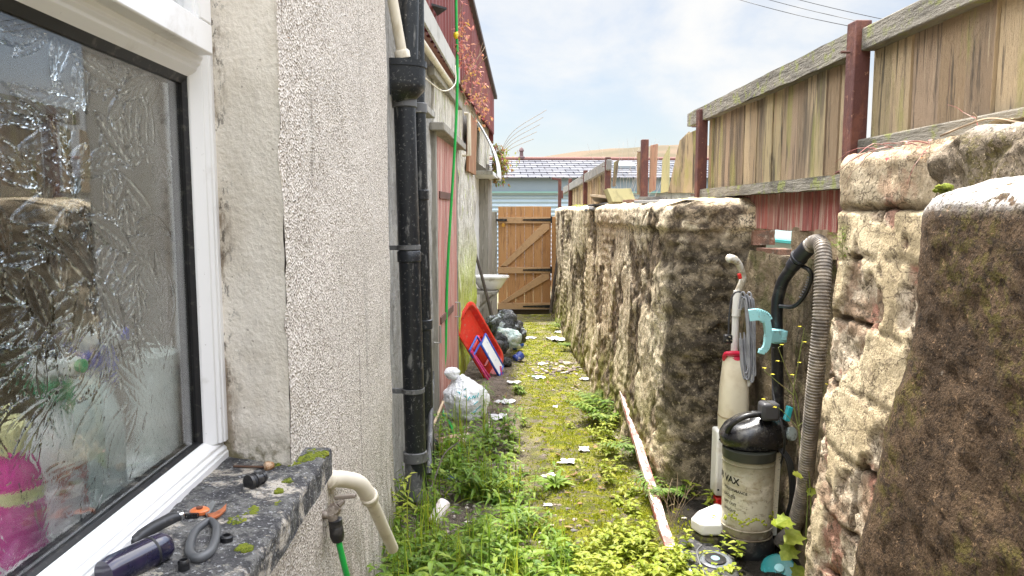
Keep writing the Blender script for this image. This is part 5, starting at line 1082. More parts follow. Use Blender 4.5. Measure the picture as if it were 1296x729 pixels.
for k, tx in enumerate(('PERFORMANCE', 'BAGLESS', 'LIFT OUT', 'UPRIGHT')): wraptext(tx, .016, PI+.20, .222-.030*k, 'small_lettering', INK, .0003)
# wand, grip, hose
wa = [at(985, 535, YV+.06), at(984, 470, YV+.05), at(983, 400, YV+.04), at(984, 380, YV+.03), at(990, 358, YV-.0), at(1000, 342, YV-.04), at(1013, 322, YV-.10)]
b = MB(); b.tube([wa[0], wa[1], wa[2], wa[2]*.5+wa[3]*.5]+spline(wa[3:], 5), .0245, 18); b.build('wand', BLACKPL, bv, smooth=60)
b = MB(); b.tube([at(1003, 337, YV-.06), at(1008, 330, YV-.08)], .029, 18); b.tube([at(1010, 327, YV-.09), at(1024, 312, YV-.15)], [.031,.033], 18); b.lathe([(.033,0),(.036,.002),(.036,.012),(.033,.014)], at(1010, 327, YV-.09), at(1024, 312, YV-.15)-at(1010, 327, YV-.09), 18); b.build('hose_cuff', M('cuff_plastic', (.022,.023,.03), rough=.4, spec=.5), bv, smooth=40)
gp = [at(1014, 336, YV-.08), at(1023, 341, YV-.12), at(1027, 349, YV-.12), at(1023, 364, YV-.10), at(1014, 380, YV-.07), at(1003, 388, YV-.03), at(986, 387, YV)]
b = MB(); b.tube(spline(gp, 5), .0085, 10); gob = b.build('grip', BLACKPL, bv, smooth=60)
b = MB()
for f in range(9): q = spline(gp[2:5], 5); k_ = q[min(f+1, len(q)-1)]; b.bar(k_+V((-.014, 0, .004)), k_+V((.010, 0, -.004)), .006, .005)
b.build('grip_ridges', M('grey_ridges', (.18,.18,.19), rough=.5), gob)
hp = spline([at(1024, 312, YV-.15), at(1031, 307, YV-.18), at(1038, 308, YV-.24), at(1042, 322, YV-.30), at(1041, 360, YV-.34), at(1038, 420, YV-.36), at(1031, 490, YV-.34), at(1024, 560, YV-.28), at(1017, 620, YV-.20), at(1004, 668, YV-.1), at(988, 686, YV+.0)], 22)
dist = [0]
for p_, q_ in zip(hp[:-1], hp[1:]): dist.append(dist[-1]+(q_-p_).length)
ps = []; rs = []; n_ = int(dist[-1]/.0030); k = 0
for i in range(n_):
    s_ = dist[-1]*i/(n_-1)
    while k < len(dist)-2 and dist[k+1] < s_: k += 1
    f = (s_-dist[k])/max(1e-9, dist[k+1]-dist[k]); ps.append(hp[k]+(hp[k+1]-hp[k])*f); rs.append((.0275, .0312, .0312, .0275)[i % 4])
b = MB(); b.tube(ps, rs, 18); b.build('ribbed_hose', M('hose_plastic', (.17,.145,.12), [((.34,.29,.23), 20, U, .45, .62, .8), ((.05,.045,.04), 8, U, .52, .66, .7)], .4, spec=.5), bv, smooth=25)
# teal cable hook
TEAL = M('teal_hook', (.27,.55,.58), [((.16,.40,.43), 14, U, .5, .7, .6), ((.20,.19,.16), 40, U, .58, .68, .6)], .4, spec=.5)
hk = [at(948, 399, YV-.04), at(960, 398, YV-.05), at(968, 402, YV-.05), at(971, 412, YV-.05), at(972, 424, YV-.05), at(970, 438, YV-.05), at(966, 444, YV-.05)]
b = MB()
for i, q in enumerate(spline(hk, 5)[:-1]):
    q2 = spline(hk, 5)[i+1]; b.bar(q, q2+(q2-q)*.05, .030-.0005*i, .045*max(.35, 1-.03*i), ref=(0, 1, 0)) if False else b.bar(q, q2+(q2-q)*.08, .036-.0008*i, .045 if i < 12 else .026, ref=(1, 0, 0) if abs((q2-q).normalized().x) < .7 else (0, 0, 1))
b.build('cable_hook', TEAL, bv, smooth=40)
b = MB(); b.bar(at(972, 424, YV-.03), at(991, 425, YV-.0), .05, .050, ref=(0, 1, 0)); b.lathe([(.026,-.028),(.029,-.027),(.029,.028),(.026,.03)], at(983, 425, YV+.04), at(983, 380, YV+.03)-at(983, 425, YV+.04), 18); b.bar(at(990, 430, YV-.02), at(990, 419, YV-.02), .03, .028); b.build('hook_clamp', TEAL, bv, bev=.002, smooth=30)
b = MB(); b.bar(at(960, 444, YV-.05), at(968, 446, YV-.05), .016, .02); b.build('hook_tip', TEAL, bv, bev=.003)
b = MB(); b.tube(spline([at(979, 440, YV), at(978, 480, YV), at(980, 505, YV-.03), at(990, 540, YV-.10), at(993, 565, YV-.08), at(985, 600, YV+.05)], 6), .005, 8)
for k in range(4): b.tube(spline([at(978+2*k, 560, YV-.02), at(996+2*k, 585, YV-.06), at(1000+2*k, 630, YV-.04), at(992+k, 660, YV)], 6), .005, 8)
b.build('power_cable', M('black_cable', (.03,.03,.032), rough=.45), bv, smooth=60)
# floor head lying in front and the teal cap beside it
fh = thing('vacuum_floor_head', atz(892, 706, .05), 'dark vacuum floor head with clear round cover lying in the weeds', 'vacuum head')
fz = .06
P = [atz(px, py, fz) for px, py in ((858,690),(882,682),(930,712),(938,742),(905,760),(878,735))]
b = MB(); b.prism([q+V((0, 0, -.06)) for q in P], (0, 0, .085)); b.build('body', M('dusty_black', (.03,.03,.033), [((.16,.15,.14), 30, U, .5, .64, .7)], .45), fh, bev=.012, seg=3)
b = MB(); b.bar(atz(862, 694, fz), atz(884, 742, fz), .03, .035); b.build('front_strip', M('silver_strip', (.42,.46,.50), rough=.35), fh, bev=.006)
c = atz(905, 712, fz+.02); b = MB(); b.lathe([(.062,0),(.066,.004),(.066,.014),(.058,.018),(.054,.014),(.03,.013),(.001,.013)], c, (0, -.08, 1), 32); rw_ = b.build('round_cover', M('clear_cover', (.15,.165,.175), [((.12,.12,.13), 24, U, .5, .6, .8)], .2, spec=.7), fh, smooth=40)
b = MB(); b.lathe([(.040,.015),(.043,.019),(.037,.020)], c, (0, -.08, 1), 28); b.build('cover_ring', BLACKPL, rw_, smooth=40)
b = MB(); b.lathe([(.001,.021),(.018,.021),(.018,.016)], c, (0, -.08, 1), 20); b.build('hub', M('teal_grey', (.20,.34,.35), rough=.35), rw_)
b = MB(); b.tube(spline([atz(888, 690, .12), atz(882, 700, .13), atz(890, 722, .12), atz(905, 740, .10)], 6), .004, 6); b.build('bail_wire', GREYPVC, fh, smooth=60)
c = atz(986, 726, .05); b = MB(); b.lathe([(.070,-.02),(.073,0),(.070,.030),(.060,.040),(.050,.036),(.001,.034)], c, (-.2, -.5, .8), 30); tc = b.build('plastic_disc', M('teal_cap', (.02,.20,.21), [((.06,.36,.36), 20, U, .5, .65, .7)], .35, spec=.5), None, smooth=40, label='round teal filter cap lying at the foot of the black vacuum', cat='cap')
b = MB(); b.lathe([(.001,.046),(.018,.045),(.02,.034)], c, (-.2, -.5, .8), 18); b.build('knob', TEAL, tc, smooth=40)
# white upright
YW = 3.38
wv = thing('vacuum_cleaner', at(915, 655, YW), 'slim white upright vacuum cleaner with red trim and grey cable coil', 'vacuum cleaner', 'vacuum cleaners by the wall')
WPL = M('dirty_white_plastic', (.76,.74,.69), [((.52,.46,.36), 7, U, .52, .68, .6), ((.25,.2,.14), 40, U, .66, .72, .6)], .35, spec=.5)
CRM = M('cream_plastic', (.72,.64,.48), [((.55,.45,.30), 6, U, .5, .66, .6)], .3, spec=.5)
b = MB(); b.tube([at(926, 560, YW+.05), at(929, 455, YW+.04), at(932, 380, YW+.03)], .0165, 14); b.tube([at(931.5, 400, YW+.03), at(934, 368, YW+.03)], .0205, 14); b.build('tube', WPL, wv, smooth=60)
b = MB(); b.tube(spline([at(934, 370, YW+.03), at(939, 358, YW+.02), at(940, 348, YW+.02), at(936, 336, YW+.0), at(930, 329, YW-.02), at(924, 327, YW-.03)], 6), [.017]*6+[.016]*6+[.015]*6+[.016]*6+[.019]*6+[.020], 14); b.blob(at(923.5, 327, YW-.03), .0205, 2); b.build('handle', M('worn_handle', (.72,.69,.62), [((.35,.28,.17), 30, U, .44, .56, .7)], .4), wv, smooth=60)
b = MB(); b.bar(at(935, 346, YW-.025), at(937, 353, YW-.025), .018, .016); b.build('trigger', PRED, wv, bev=.004)
def xs(py, hl, hr, d, Y=YW, cx=None): return [(at(cx-hl, py, Y), at(cx+hr, py, Y))]
body = [(450, 917, 943, .035), (462, 915, 946, .05), (490, 912, 946, .065), (510, 911, 946, .07), (530, 910, 945, .072), (548, 910, 944, .07)]
def bodyp(i, j):
    py, x0, x1, dd = body[j]; A, B = at(x0, py, YW), at(x1, py, YW); m = (A+B)/2; hw = (B-A).length/2; a = 2*PI*i/24
    ca, sa = math.cos(a), math.sin(a); return V((m.x+hw*abs(ca)**.7*(1 if ca > 0 else -1), m.y+dd*abs(sa)**.7*(1 if sa > 0 else -1), m.z))
b = MB(); b.grid(bodyp, 24, len(body), closeu=True); b.add([bodyp(i, 0) for i in range(24)], [tuple(range(24))]); b.add([bodyp(i, 5) for i in range(24)], [tuple(range(24))[::-1]]); b.build('dust_container', CRM, wv, smooth=50)
b = MB(); A = [bodyp(i, 4)+V((0, 0, .02)) for i in range(24)]; b.grid(lambda i, j: V(bodyp(i, 4))+V(((-.002 if i > 6 and i < 18 else .002), 0, (.014, .022)[j])), 24, 2, closeu=True); b.build('seam', M('tan_seam', (.42,.33,.2), rough=.6), wv)
b = MB(); tr_ = [at(917, 455, YW), at(918, 449, YW-.02), at(923, 447, YW-.035), at(935, 447, YW-.035), at(943, 449, YW-.02), at(945, 457, YW)]
b.tube(spline(tr_, 5), .011, 10); b.lathe([(.048,-.010),(.052,-.008),(.050,.018),(.042,.026),(.030,.028)], at(930, 456, YW), n=24, sy=.8); b.build('red_trim', M('raspberry_plastic', (.60,.02,.06), rough=.35, spec=.5), wv, smooth=50)
b = MB(); b.prism([at(908, 546, YW-.03), at(943, 546, YW-.03), at(938, 632, YW-.03), at(905, 628, YW-.03)], (.0, .09, 0)); pl = b.build('lower_body', WPL, wv, bev=.010, seg=3)
b = MB()
for q in ((909, 556), (907, 620)): b.lathe([(.005,0),(.005,.002)], at(q[0]+2, q[1], YW-.0325), (0, -1, 0), 8)
b.build('screws', BLACKMATT, pl)
b = MB(); b.bar(at(911, 628, YW-.0), at(911, 645, YW-.0), .05, .05, ref=(0, 1, 0)); b.build('red_joint', PRED, wv, bev=.006)
P = [atz(px, py, .15) for px, py in ((874,660),(883,651),(906,641),(925,648),(925,669),(888,669))]
b = MB(); b.prism([q+V((0, 0, -.035)) for q in P], (0, 0, .055)); b.build('floor_head', WPL, wv, bev=.012, seg=3)
b = MB(); b.prism([q*.98+V((.02, .06, -.095)) for q in P], (0, 0, .055)); b.build('mossy_block', M('mossy_block', (.07,.06,.035), [((.16,.17,.03), 30, U, .48, .6, .9)], .95, [('noise', 40, U, .01)]), None, bev=.01, label='mossy block carrying the floor head of the white vacuum', cat='block')
CAB = M('grey_cable', (.30,.30,.32), [((.15,.15,.16), 9, U, .5, .65, .6)], .45, spec=.5)
b = MB(); rm = random.Random(12)
for k in range(9):
    x0 = 935+1.6*k+rm.uniform(-1, 1); yt = 374+rm.uniform(-3, 6); yb_ = 462+rm.uniform(0, 26); d_ = YW-.04-.006*(k % 3)
    lp = [at(x0, yt+14, d_), at(x0+2.5, yt, d_-.01), at(x0+7, yt+2, d_-.02), at(x0+10-.2*k, yt+30, d_-.02), at(x0+11-.3*k, (yt+yb_)/2, d_-.02), at(x0+12-.4*k, yb_-15, d_-.02), at(x0+9, yb_, d_-.02), at(x0+4, yb_-8, d_-.01), at(x0+1, (yt+yb_)/2, d_)]
    b.tube(spline(lp, 5), .0042, 7)
b.build('cable_coil', CAB, wv, smooth=60)
b = MB(); b.tube(spline([at(941, 376, YW-.04), at(938, 370, YW-.05), at(931, 370, YW-.05), at(926, 378, YW-.04), at(923, 400, YW-.03), at(922, 424, YW-.02)], 6), .0042, 7); b.build('loose_cable', M('dark_cable', (.05,.05,.055), rough=.45), wv, smooth=60)
pg = at(921, 428, YW-.02); b = MB(); b.bar(pg+V((0, 0, .018)), pg+V((0, 0, -.024)), .040, .034, ref=(0, 1, 0)); po = b.build('plug', BLACKPL, wv, bev=.008, seg=3)
b = MB()
for dx, dz, l_ in ((-.010, -.006, .016), (.010, -.006, .016), (0, .010, .019)): b.bar(pg+V((dx, -.018, dz)), pg+V((dx, -.018-l_, dz)), .006, .004)
b.build('pins', M('brass_pin', (.55,.5,.38), rough=.3, metal=.9), po)
b = MB(); b.tube([at(950, 482, YW-.05), at(952, 462, YW-.05)], .013, 10); b.bar(at(946, 488, YW-.04), at(954, 470, YW-.06), .02, .025); b.build('cable_hook', WPL, wv, bev=.004)
b = MB(); b.prism([at(958, 640, 3.5), at(1018, 640, 3.25), at(1022, 740, 3.2), at(958, 740, 3.4)], (.05, .03, 0)); b.build('dark_rubble_board', M('near_black', (.014,.012,.010), rough=.9), None, label='near-black board in the corner behind the black vacuum', cat='board')  # near-black board filling the corner behind the vacuum
# ================================================================== PLANTS
def plant(ms, ml, base, h, nl, L, w, seed, lean=.25, droop=.35, r=.0022, sm_=0, lm=0, branch=2):
    r_ = random.Random(seed); base = V(base); a = r_.uniform(0, 6.28); d = V((math.cos(a)*lean*r_.random(), math.sin(a)*lean*r_.random(), 1)).normalized(); pts = [base]; n_ = 5
    for i in range(n_):
        d = (d+V((r_.uniform(-.18, .18), r_.uniform(-.18, .18), r_.uniform(-.1, .05)))).normalized(); pts.append(pts[-1]+d*(h/n_))
    ms.tube(pts, [r*(1-.14*i) for i in range(n_+1)], 4, m=sm_)
    def leaves(P, n, k0=.15):
        for i in range(n):
            f = k0+(1-k0)*(i+.5)/n; q = f*(len(P)-1); k = min(int(q), len(P)-2); p = P[k]+(P[k+1]-P[k])*(q-k); an = i*2.4+r_.uniform(-.5, .5); s_ = r_.uniform(.6, 1.15)*(1-.35*f)
            leaf(ml, p, (math.cos(an), math.sin(an), r_.uniform(-.1, .7)), (0, 0, 1), L*s_, w*s_, droop, .25, lm)
    leaves(pts, nl)
    for _ in range(branch):
        k = r_.randint(1, n_-1); an = r_.uniform(0, 6.28); q = pts[k]; P = [q]; dv = V((math.cos(an), math.sin(an), r_.uniform(.3, 1.2))).normalized()
        for i in range(3): dv = (dv+V((0, 0, r_.uniform(-.2, .25)))).normalized(); P.append(P[-1]+dv*h*.12)
        ms.tube(P, [r*.7, r*.6, r*.5, r*.35], 3, m=sm_); leaves(P, max(3, nl//3), .3)
# dense low weeds: nobody could count them
gc = MB(); rw = random.Random(77); count = 0
def weeddens(x, y):
    k = fr((x, y, 1), 2.2, 3)
    left = sm(.34-.10*(y-2.8), .02-.10*(y-2.8), x+.16*k)*sm(5.0, 4.2, y+.4*k)
    right = sm(.60, .82, x+.10*k)*sm(5.2, 4.4, y)*.9
    low = sm(.22, .42, x+.15*k)*sm(3.35, 2.95, y+.2*k)*1.0
    mid = .10*sm(.0, .4, k)*sm(6.5, 5, y)
    pole = abs(x-(.79+(y-3.22)*.045)); k2 = sm(.05, .12, pole) if 3.0 < y < 5.0 else 1
    pipe = 1-.85*sm(-.20, -.30, x)*sm(3.15, 3.3, y)*sm(4.4, 4.2, y)
    return max(left*pipe, right*.8, low, mid)*k2*sm(-.15, .25, fr((x, y, 21), 3.0, 3)+.18)
tries = 0
while count < 620 and tries < 16000:
    tries += 1; x = rw.uniform(-.46, 1.05); y = 2.55+3.4*rw.random()**1.25
    if rw.random() > weeddens(x, y): continue
    if x > .86 and y < 3.6 and rw.random() < .75: continue
    count += 1; right = x > .32; hh = rw.uniform(.06, .20)*(1.45 if x < .0 else 1)*(.7 if right else 1)
    if right: plant(gc, gc, (x, y, hump(x, y)-.01), hh, rw.randint(7, 12), rw.uniform(.035, .062), rw.uniform(.02, .034), rw.random()*1e6, .5, .45, .0016, 0, 2, 2)
    elif rw.random() < .22:
        for _g in range(9):
            a = rw.uniform(0, 6.28); l_ = hh*rw.uniform(.7, 1.6); leaf(gc, (x+rw.uniform(-.02, .02), y+rw.uniform(-.02, .02), hump(x, y)-.01), (math.cos(a)*.5, math.sin(a)*.5, 1), (math.cos(a), math.sin(a), 0), l_, .007, -.5 if a > 3 else .5, .1, rw.choice((1, 2)))
    elif rw.random() < .25:
        for _g in range(10):
            a = _g*2.4; leaf(gc, (x, y, hump(x, y)), (math.cos(a), math.sin(a), rw.uniform(.25, .8)), (0, 0, 1), rw.uniform(.06, .12), rw.uniform(.026, .042), .6, .2, rw.choice((1, 1, 3)))
    else: plant(gc, gc, (x, y, hump(x, y)-.01), hh, rw.randint(8, 14), rw.uniform(.04, .10), rw.uniform(.014, .036), rw.random()*1e6, .6, .55, .0019, 0, rw.choice((1, 1, 1, 3)), 3)
gc.build('ground_cover', [STEM, LEAF, LEAFY, LEAFD], None, smooth=0, kind='stuff', label='tangle of low green weeds over the near part of the alley', cat='weeds', loc=(0, 3, 0))
# moss fronds
mf = MB(); cnt = 0; tries = 0; rmm = random.Random(5)
while cnt < 15000 and tries < 90000:
    tries += 1; x = rmm.uniform(-.2, .95); y = 2.6+7.4*rmm.random()**1.5
    if rmm.random() > mossmask(x, y)*1.0-.05 or fr((x, y, 7), 9, 3) < -.12: continue
    cnt += 1; z = hump(x, y)-.002; a = rmm.uniform(0, 6.28); l_ = rmm.uniform(.006, .016); c_, s_ = math.cos(a)*l_, math.sin(a)*l_; h_ = rmm.uniform(.003, .014)
    mf.add([(x-s_*.35, y+c_*.35, z), (x+s_*.35, y-c_*.35, z), (x+c_, y+s_, z+h_), (x+c_*.4-s_*.3, y+s_*.4+c_*.3, z+h_*1.3)], [(0, 1, 2, 3)])
mf.build('moss_carpet', MOSSF, None, smooth=0, kind='stuff', label='yellow green moss fronds over the middle of the path', cat='moss', loc=(.4, 5, 0))
# rubble chips
rbm = MB(); rk = random.Random(8)
CHIP = M('rubble_chip', (.3,.25,.2), island=[(.10,.085,.07), (.34,.28,.22), (.55,.50,.44), (.22,.16,.12), (.16,.15,.15)], rough=.9)
n_ = 0
while n_ < 750:
    x = rk.uniform(-.4, .92); y = 2.9+7.0*rk.random()**1.2
    k = fr((x, y, 12), 1.6, 3)
    pile = math.exp(-((x-.62)/.22)**2-((y-6.9)/.45)**2)
    if rk.random() > .25+.5*sm(0, .4, k)+pile*2-.5*mossmask(x, y): continue
    n_ += 1; s_ = rk.uniform(.003, .012)*(1+1.6*pile); z = hump(x, y)
    rbm.blob((x, y, z+s_*.3), (s_*rk.uniform(.8, 1.8), s_*rk.uniform(.8, 1.6), s_*.6), 1 if s_ < .01 else 1, lambda u: 1+.45*noise.noise(u*1.7+V((x*50, y*50, 0))))
rbm.build('rubble_chips', CHIP, None, smooth=0, kind='stuff', label='scattered stone chips and grit on the path', cat='rubble', loc=(.3, 5, 0))
# brown dead leaves
dl = MB(); rd = random.Random(17)
for _ in range(170):
    x = rd.uniform(-.42, .95); y = 2.8+6*rd.random()**1.4; a = rd.uniform(0, 6.28)
    leaf(dl, (x, y, hump(x, y)+rd.uniform(.004, .02)), (math.cos(a), math.sin(a), rd.uniform(-.1, .35)), (0, 0, 1), rd.uniform(.02, .055), rd.uniform(.012, .03), rd.uniform(-.4, .5), .3)
dl.build('dead_leaves', leafmat('dead_leaf', [(.16,.09,.04), (.30,.18,.08), (.10,.06,.035), (.36,.27,.14)], .2, .8), None, smooth=0, kind='stuff', label='scattered brown dead leaves on the path', cat='dead leaves', loc=(.3, 5, 0))
# single plants
def pthing(name, loc, label, cat, grp, builds, lmat=LEAF):
    th = thing(name, loc, label, cat, grp); a_, b_ = MB(), MB(); builds(a_, b_, V(loc)); a_.build('stem', STEM, th, smooth=60); b_.build('foliage', lmat, th, smooth=0); return th
def G(px, py, lift=0): q = atz(px, py, 0); return V((q.x, q.y, hump(q.x, q.y)+lift))
wg = 'taller weeds along the alley'
for (px, py, h, label, lm) in ((541, 628, .27, 'upright pale green weed in front of the black downpipe', LEAF), (497, 690, .34, 'tall weed against the pebble-dashed wall by the elbow pipe', LEAFY), (655, 498, .10, 'small grassy tuft alone beside the carrier bag path', LEAF), (640, 560, .28, 'tall dark leaved weed behind the can, right of the carrier bag', LEAFD), (480, 725, .22, 'broad leaved weed at the foot of the house wall by the green hose', LEAFY)):
    pthing('weed', G(px, py), label, 'weed', wg, lambda a_, b_, p, h=h, px=px: [plant(a_, b_, p+V((rnd.uniform(-.03, .03), rnd.uniform(-.03, .03), 0)), h*rnd.uniform(.75, 1), 13, .065, .024, px+k, .25, .5, .003, 0, 0, 2) for k in range(4)], lm)
pthing('weed', G(545, 600), 'short bushy weed between the downpipe and the terracotta pipe', 'weed', wg, lambda a_, b_, p: [plant(a_, b_, p+V((rnd.uniform(-.06, .06), rnd.uniform(-.05, .05), 0)), .14, 12, .05, .02, 300+k, .4, .5) for k in range(6)], LEAF)
pthing('dock_plant', G(703, 615), 'rosette of long dock leaves in the middle of the path', 'dock plant', wg, lambda a_, b_, p: [leaf(b_, p+V((0, 0, .01)), (math.cos(i*2.4), math.sin(i*2.4), .55+.3*rnd.random()), (0, 0, 1), rnd.uniform(.08, .15), .030, .5) for i in range(16)] and [plant(a_, b_, p, .16, 9, .06, .02, 5)], LEAF)
pthing('dock_plant', G(652, 655), 'rosette of narrow pale leaves at the edge of the near weeds', 'dock plant', wg, lambda a_, b_, p: [leaf(b_, p+V((0, 0, .01)), (math.cos(i*2.4), math.sin(i*2.4), .4+.4*rnd.random()), (0, 0, 1), rnd.uniform(.09, .16), .024, .5) for i in range(15)] and [plant(a_, b_, p, .14, 9, .06, .016, 6)], LEAF)
def fern(a_, b_, p, n, L, seed, up_=.9):
    r_ = random.Random(seed)
    for k in range(n):
        an = r_.uniform(0, 6.28); d = V((math.cos(an), math.sin(an), up_+r_.random()*.6)).normalized(); P = [p.copy()]; l_ = L*r_.uniform(.6, 1.1)
        for i in range(9): d = (d+V((0, 0, -.11))).normalized(); P.append(P[-1]+d*l_/9)
        a_.tube(P, [.0022-.00018*i for i in range(10)], 4); s_ = d.cross(V((0, 0, 1))).normalized()
        for i in range(2, 10):
            w_ = l_*.30*math.sin(PI*(i/10)**.8)
            for sd in (-1, 1): leaf(b_, P[i], s_*sd+(P[i]-P[i-1]).normalized()*.5, (0, 0, 1), w_, w_*.30, .3)
        leaf(b_, P[-1], P[-1]-P[-2], (0, 0, 1), l_*.12, l_*.04)
pthing('fern', V((.80, 5.05, .03)), 'bushy fern clump at the top end of the red and white pole', 'fern', 'ferns at the right wall foot', lambda a_, b_, p: fern(a_, b_, p, 34, .30, 2), LEAF)
pthing('fern', V((.80, 5.45, .03)), 'smaller fern just beyond the bushy clump', 'fern', 'ferns at the right wall foot', lambda a_, b_, p: fern(a_, b_, p, 18, .22, 3), LEAFD)
pthing('fern', V((.88, 4.25, .05)), 'deep green fern between the pole and the wall', 'fern', 'ferns at the right wall foot', lambda a_, b_, p: fern(a_, b_, p, 24, .24, 4), LEAFD)
pthing('fern', V((.88, 3.62, .06)), 'deep green fern at the wall corner left of the white vacuum', 'fern', 'ferns at the right wall foot', lambda a_, b_, p: fern(a_, b_, p, 22, .22, 14), LEAFD)
pthing('fern', V((.84, 9.2, .03)), 'small fern far along the right wall near the gate', 'fern', 'ferns at the right wall foot', lambda a_, b_, p: fern(a_, b_, p, 14, .22, 5), LEAF)
pthing('fern', V((.80, 7.9, .03)), 'small fern at the wall foot beside the white sheet', 'fern', 'ferns at the right wall foot', lambda a_, b_, p: fern(a_, b_, p, 12, .16, 6), LEAF)
# lobed-leaf plant by the hose with yellow flowers
def lobed(b_, p, d, L):
    d = V(d).normalized(); s_ = d.cross(V((0, -.5, 1))).normalized(); n2 = s_.cross(d); ctr = p+d*L*.45; out = []
    pr = [(0,.0),(.10,.26),(.0,.50),(.30,.42),(.38,.62),(.58,.34),(.70,.36),(1.0,0)]
    vs = [p]+[p+d*L*a+s_*L*w_*.9-n2*.12*L*w_ for a, w_ in pr[1:-1]]+[p+d*L]+[p+d*L*a-s_*L*w_*.9-n2*.12*L*w_ for a, w_ in pr[1:-1][::-1]]; vs.append(ctr)
    n_ = len(vs)-1; b_.add(vs, [(i, (i+1) % n_, n_) for i in range(n_)])
lt = thing('flowering_weed', at(1018, 700, 2.75), 'spindly weed with lobed leaves and tiny yellow flowers beside the vacuum hose', 'weed')
a_, b_, f_ = MB(), MB(), MB()
for k, pts in enumerate(([(1020,740),(1020,680),(1022,620),(1012,560),(1010,510),(996,470),(985,440)], [(1022,740),(1026,680),(1024,600),(1010,540),(1004,500),(1012,450),(1018,415)], [(1010,540),(1030,520),(1046,490)], [(1012,545),(990,520),(966,505)], [(1004,500),(980,480),(968,470)])):
    P = spline([at(px, py, 2.75-.02*k) for px, py in pts], 5); a_.tube(P, [.0032*(1-.6*i/len(P))*(1 if k < 2 else .5) for i in range(len(P))], 5)
    for j in range(2 if k > 1 else 3):
        q = P[-1-j*3]+V((rnd.uniform(-.02, .02), rnd.uniform(-.02, .02), rnd.uniform(-.01, .01))); a_.tube([P[-1-j*3], q], .0007, 3); 
        for i in range(4): an = i*PI/2; leaf(f_, q, (math.cos(an), math.sin(an), .4), (0, 0, 1), .009, .007)
for (px, py, dx, dz, L) in ((1000,655,-.8,-.2,.075),(1012,672,-.9,-.5,.085),(1004,690,-.7,-.6,.08),(1028,640,.3,.3,.05),(1014,600,-.8,.1,.045),(1020,622,.7,.2,.05),(1015,716,-.5,-.7,.07),(990,662,-1,.1,.055)): lobed(b_, at(px, py, 2.74), (dx, -.35, dz), L)
a_.build('stem', STEM, lt, smooth=60); b_.build('foliage', LEAFY, lt, smooth=0); f_.build('flowers', leafmat('yellow_petal', [(.72,.58,.02), (.80,.68,.05)], .3), lt, smooth=0)
# wall plant on the pillar
pthing('wall_weed', V((.955, 1.99, 1.40)), 'small grey green weed growing from a joint of the near pillar', 'weed', None, lambda a_, b_, p: [plant(a_, b_, p+V((0, 0, rnd.uniform(-.03, .04))), .05, 10, .016, .005, 900+k, 1.8, .3, .0008) for k in range(9)], LEAF)
dw = MB(); r_ = random.Random(31)
for k in range(16):
    p = V((.84+r_.uniform(-.05, .06), 3.30+r_.uniform(-.06, .06), .03)); P = [p]; d = V((r_.uniform(-.3, .3), r_.uniform(-.3, .3), 1)).normalized()
    for i in range(10): d = (d+V((r_.uniform(-.22, .22), r_.uniform(-.22, .22), -.02))).normalized(); P.append(P[-1]+d*.024)
    dw.tube(P, .0011, 4)
dw.build('dead_plant', TWIG, None, smooth=60, label='dead curly dry stems in front of the white vacuum', cat='dead plant')
b = MB(); b.tube(spline([atz(470, 745, .05), atz(512, 712, .10), atz(548, 684, .13), atz(560, 660, .14)], 6), [.006]*6+[.005]*6+[.004]*6+[.003], 7); b.build('dead_branch', STICK, None, smooth=60, label='dark dead branch poking through the near weeds', cat='branch')
b = MB(); q = [at(536, 640, 3.40), at(550, 606, 3.6), at(562, 575, 3.75), at(580, 560, 3.9)]; b.tube(spline(q, 5), .004, 6); b.tube([q[1], at(545, 560, 3.62)], .0025, 5); b.build('bramble_stem', STICK, None, smooth=60, label='brown bramble stem beside the soil pipe outlet', cat='branch')
# creepers on the outbuilding
def creeper(name, label, cat, boxes, n, L, w, mat_, seed, stems=14):
    r_ = random.Random(seed); c = obp(*boxes[0][:2]); th = thing(name, c, label, cat); a_, b_ = MB(), MB()
    for _ in range(n):
        y, z, sy_, sz_, so_ = r_.choice(boxes); yy = y+r_.gauss(0, sy_); zz = z+r_.gauss(0, sz_); p = obp(yy, zz, .09+abs(r_.gauss(0, so_)))
        for _k in range(3): leaf(b_, p+V((r_.uniform(-.02, .02), r_.uniform(-.02, .02), r_.uniform(-.02, .02))), (r_.uniform(-.4, 1), r_.uniform(-1, .6), r_.uniform(-.9, .4)), (0, 0, 1), L*r_.uniform(.6, 1.1), w*r_.uniform(.6, 1.1))
    a_.tube(spline([obp(b__[0], b__[1]-b__[3], .07) for b__ in boxes], 5), .004, 5)
    for _ in range(stems):
        y, z, sy_, sz_, so_ = r_.choice(boxes); P = [obp(y, z-sz_, .07)]; d = V((.3, r_.uniform(-.6, .6), 1)).normalized()
        for i in range(6): d = (d+V((r_.uniform(-.2, .25), r_.uniform(-.4, .4), r_.uniform(-.2, .2)))).normalized(); P.append(P[-1]+d*sz_*.5)
        a_.tube(P, .0025, 4)
    a_.build('stem', TWIG, th, smooth=60); b_.build('foliage', mat_, th, smooth=0); return th
creeper('red_creeper', 'wispy red and yellow creeper growing over the red metal cladding', 'creeper', [(5.75, 2.78, .22, .14, .04), (6.2, 2.68, .3, .15, .06), (6.9, 2.62, .4, .17, .06), (7.5, 2.55, .35, .12, .06)], 120, .045, .026, REDLEAF, 4, 8)
creeper('hanging_plant', 'bushy green and red plant hanging off the white ledge near the gate', 'hanging plant', [(9.75, 2.20, .10, .09, .09), (9.9, 2.12, .10, .10, .10), (9.8, 2.02, .10, .10, .06)], 260, .06, .03, leafmat('mixed_leaf', [(.10,.20,.02), (.22,.30,.03), (.30,.34,.05), (.35,.16,.08), (.30,.10,.08)], .45), 6, 20)
b = MB(); r_ = random.Random(2)
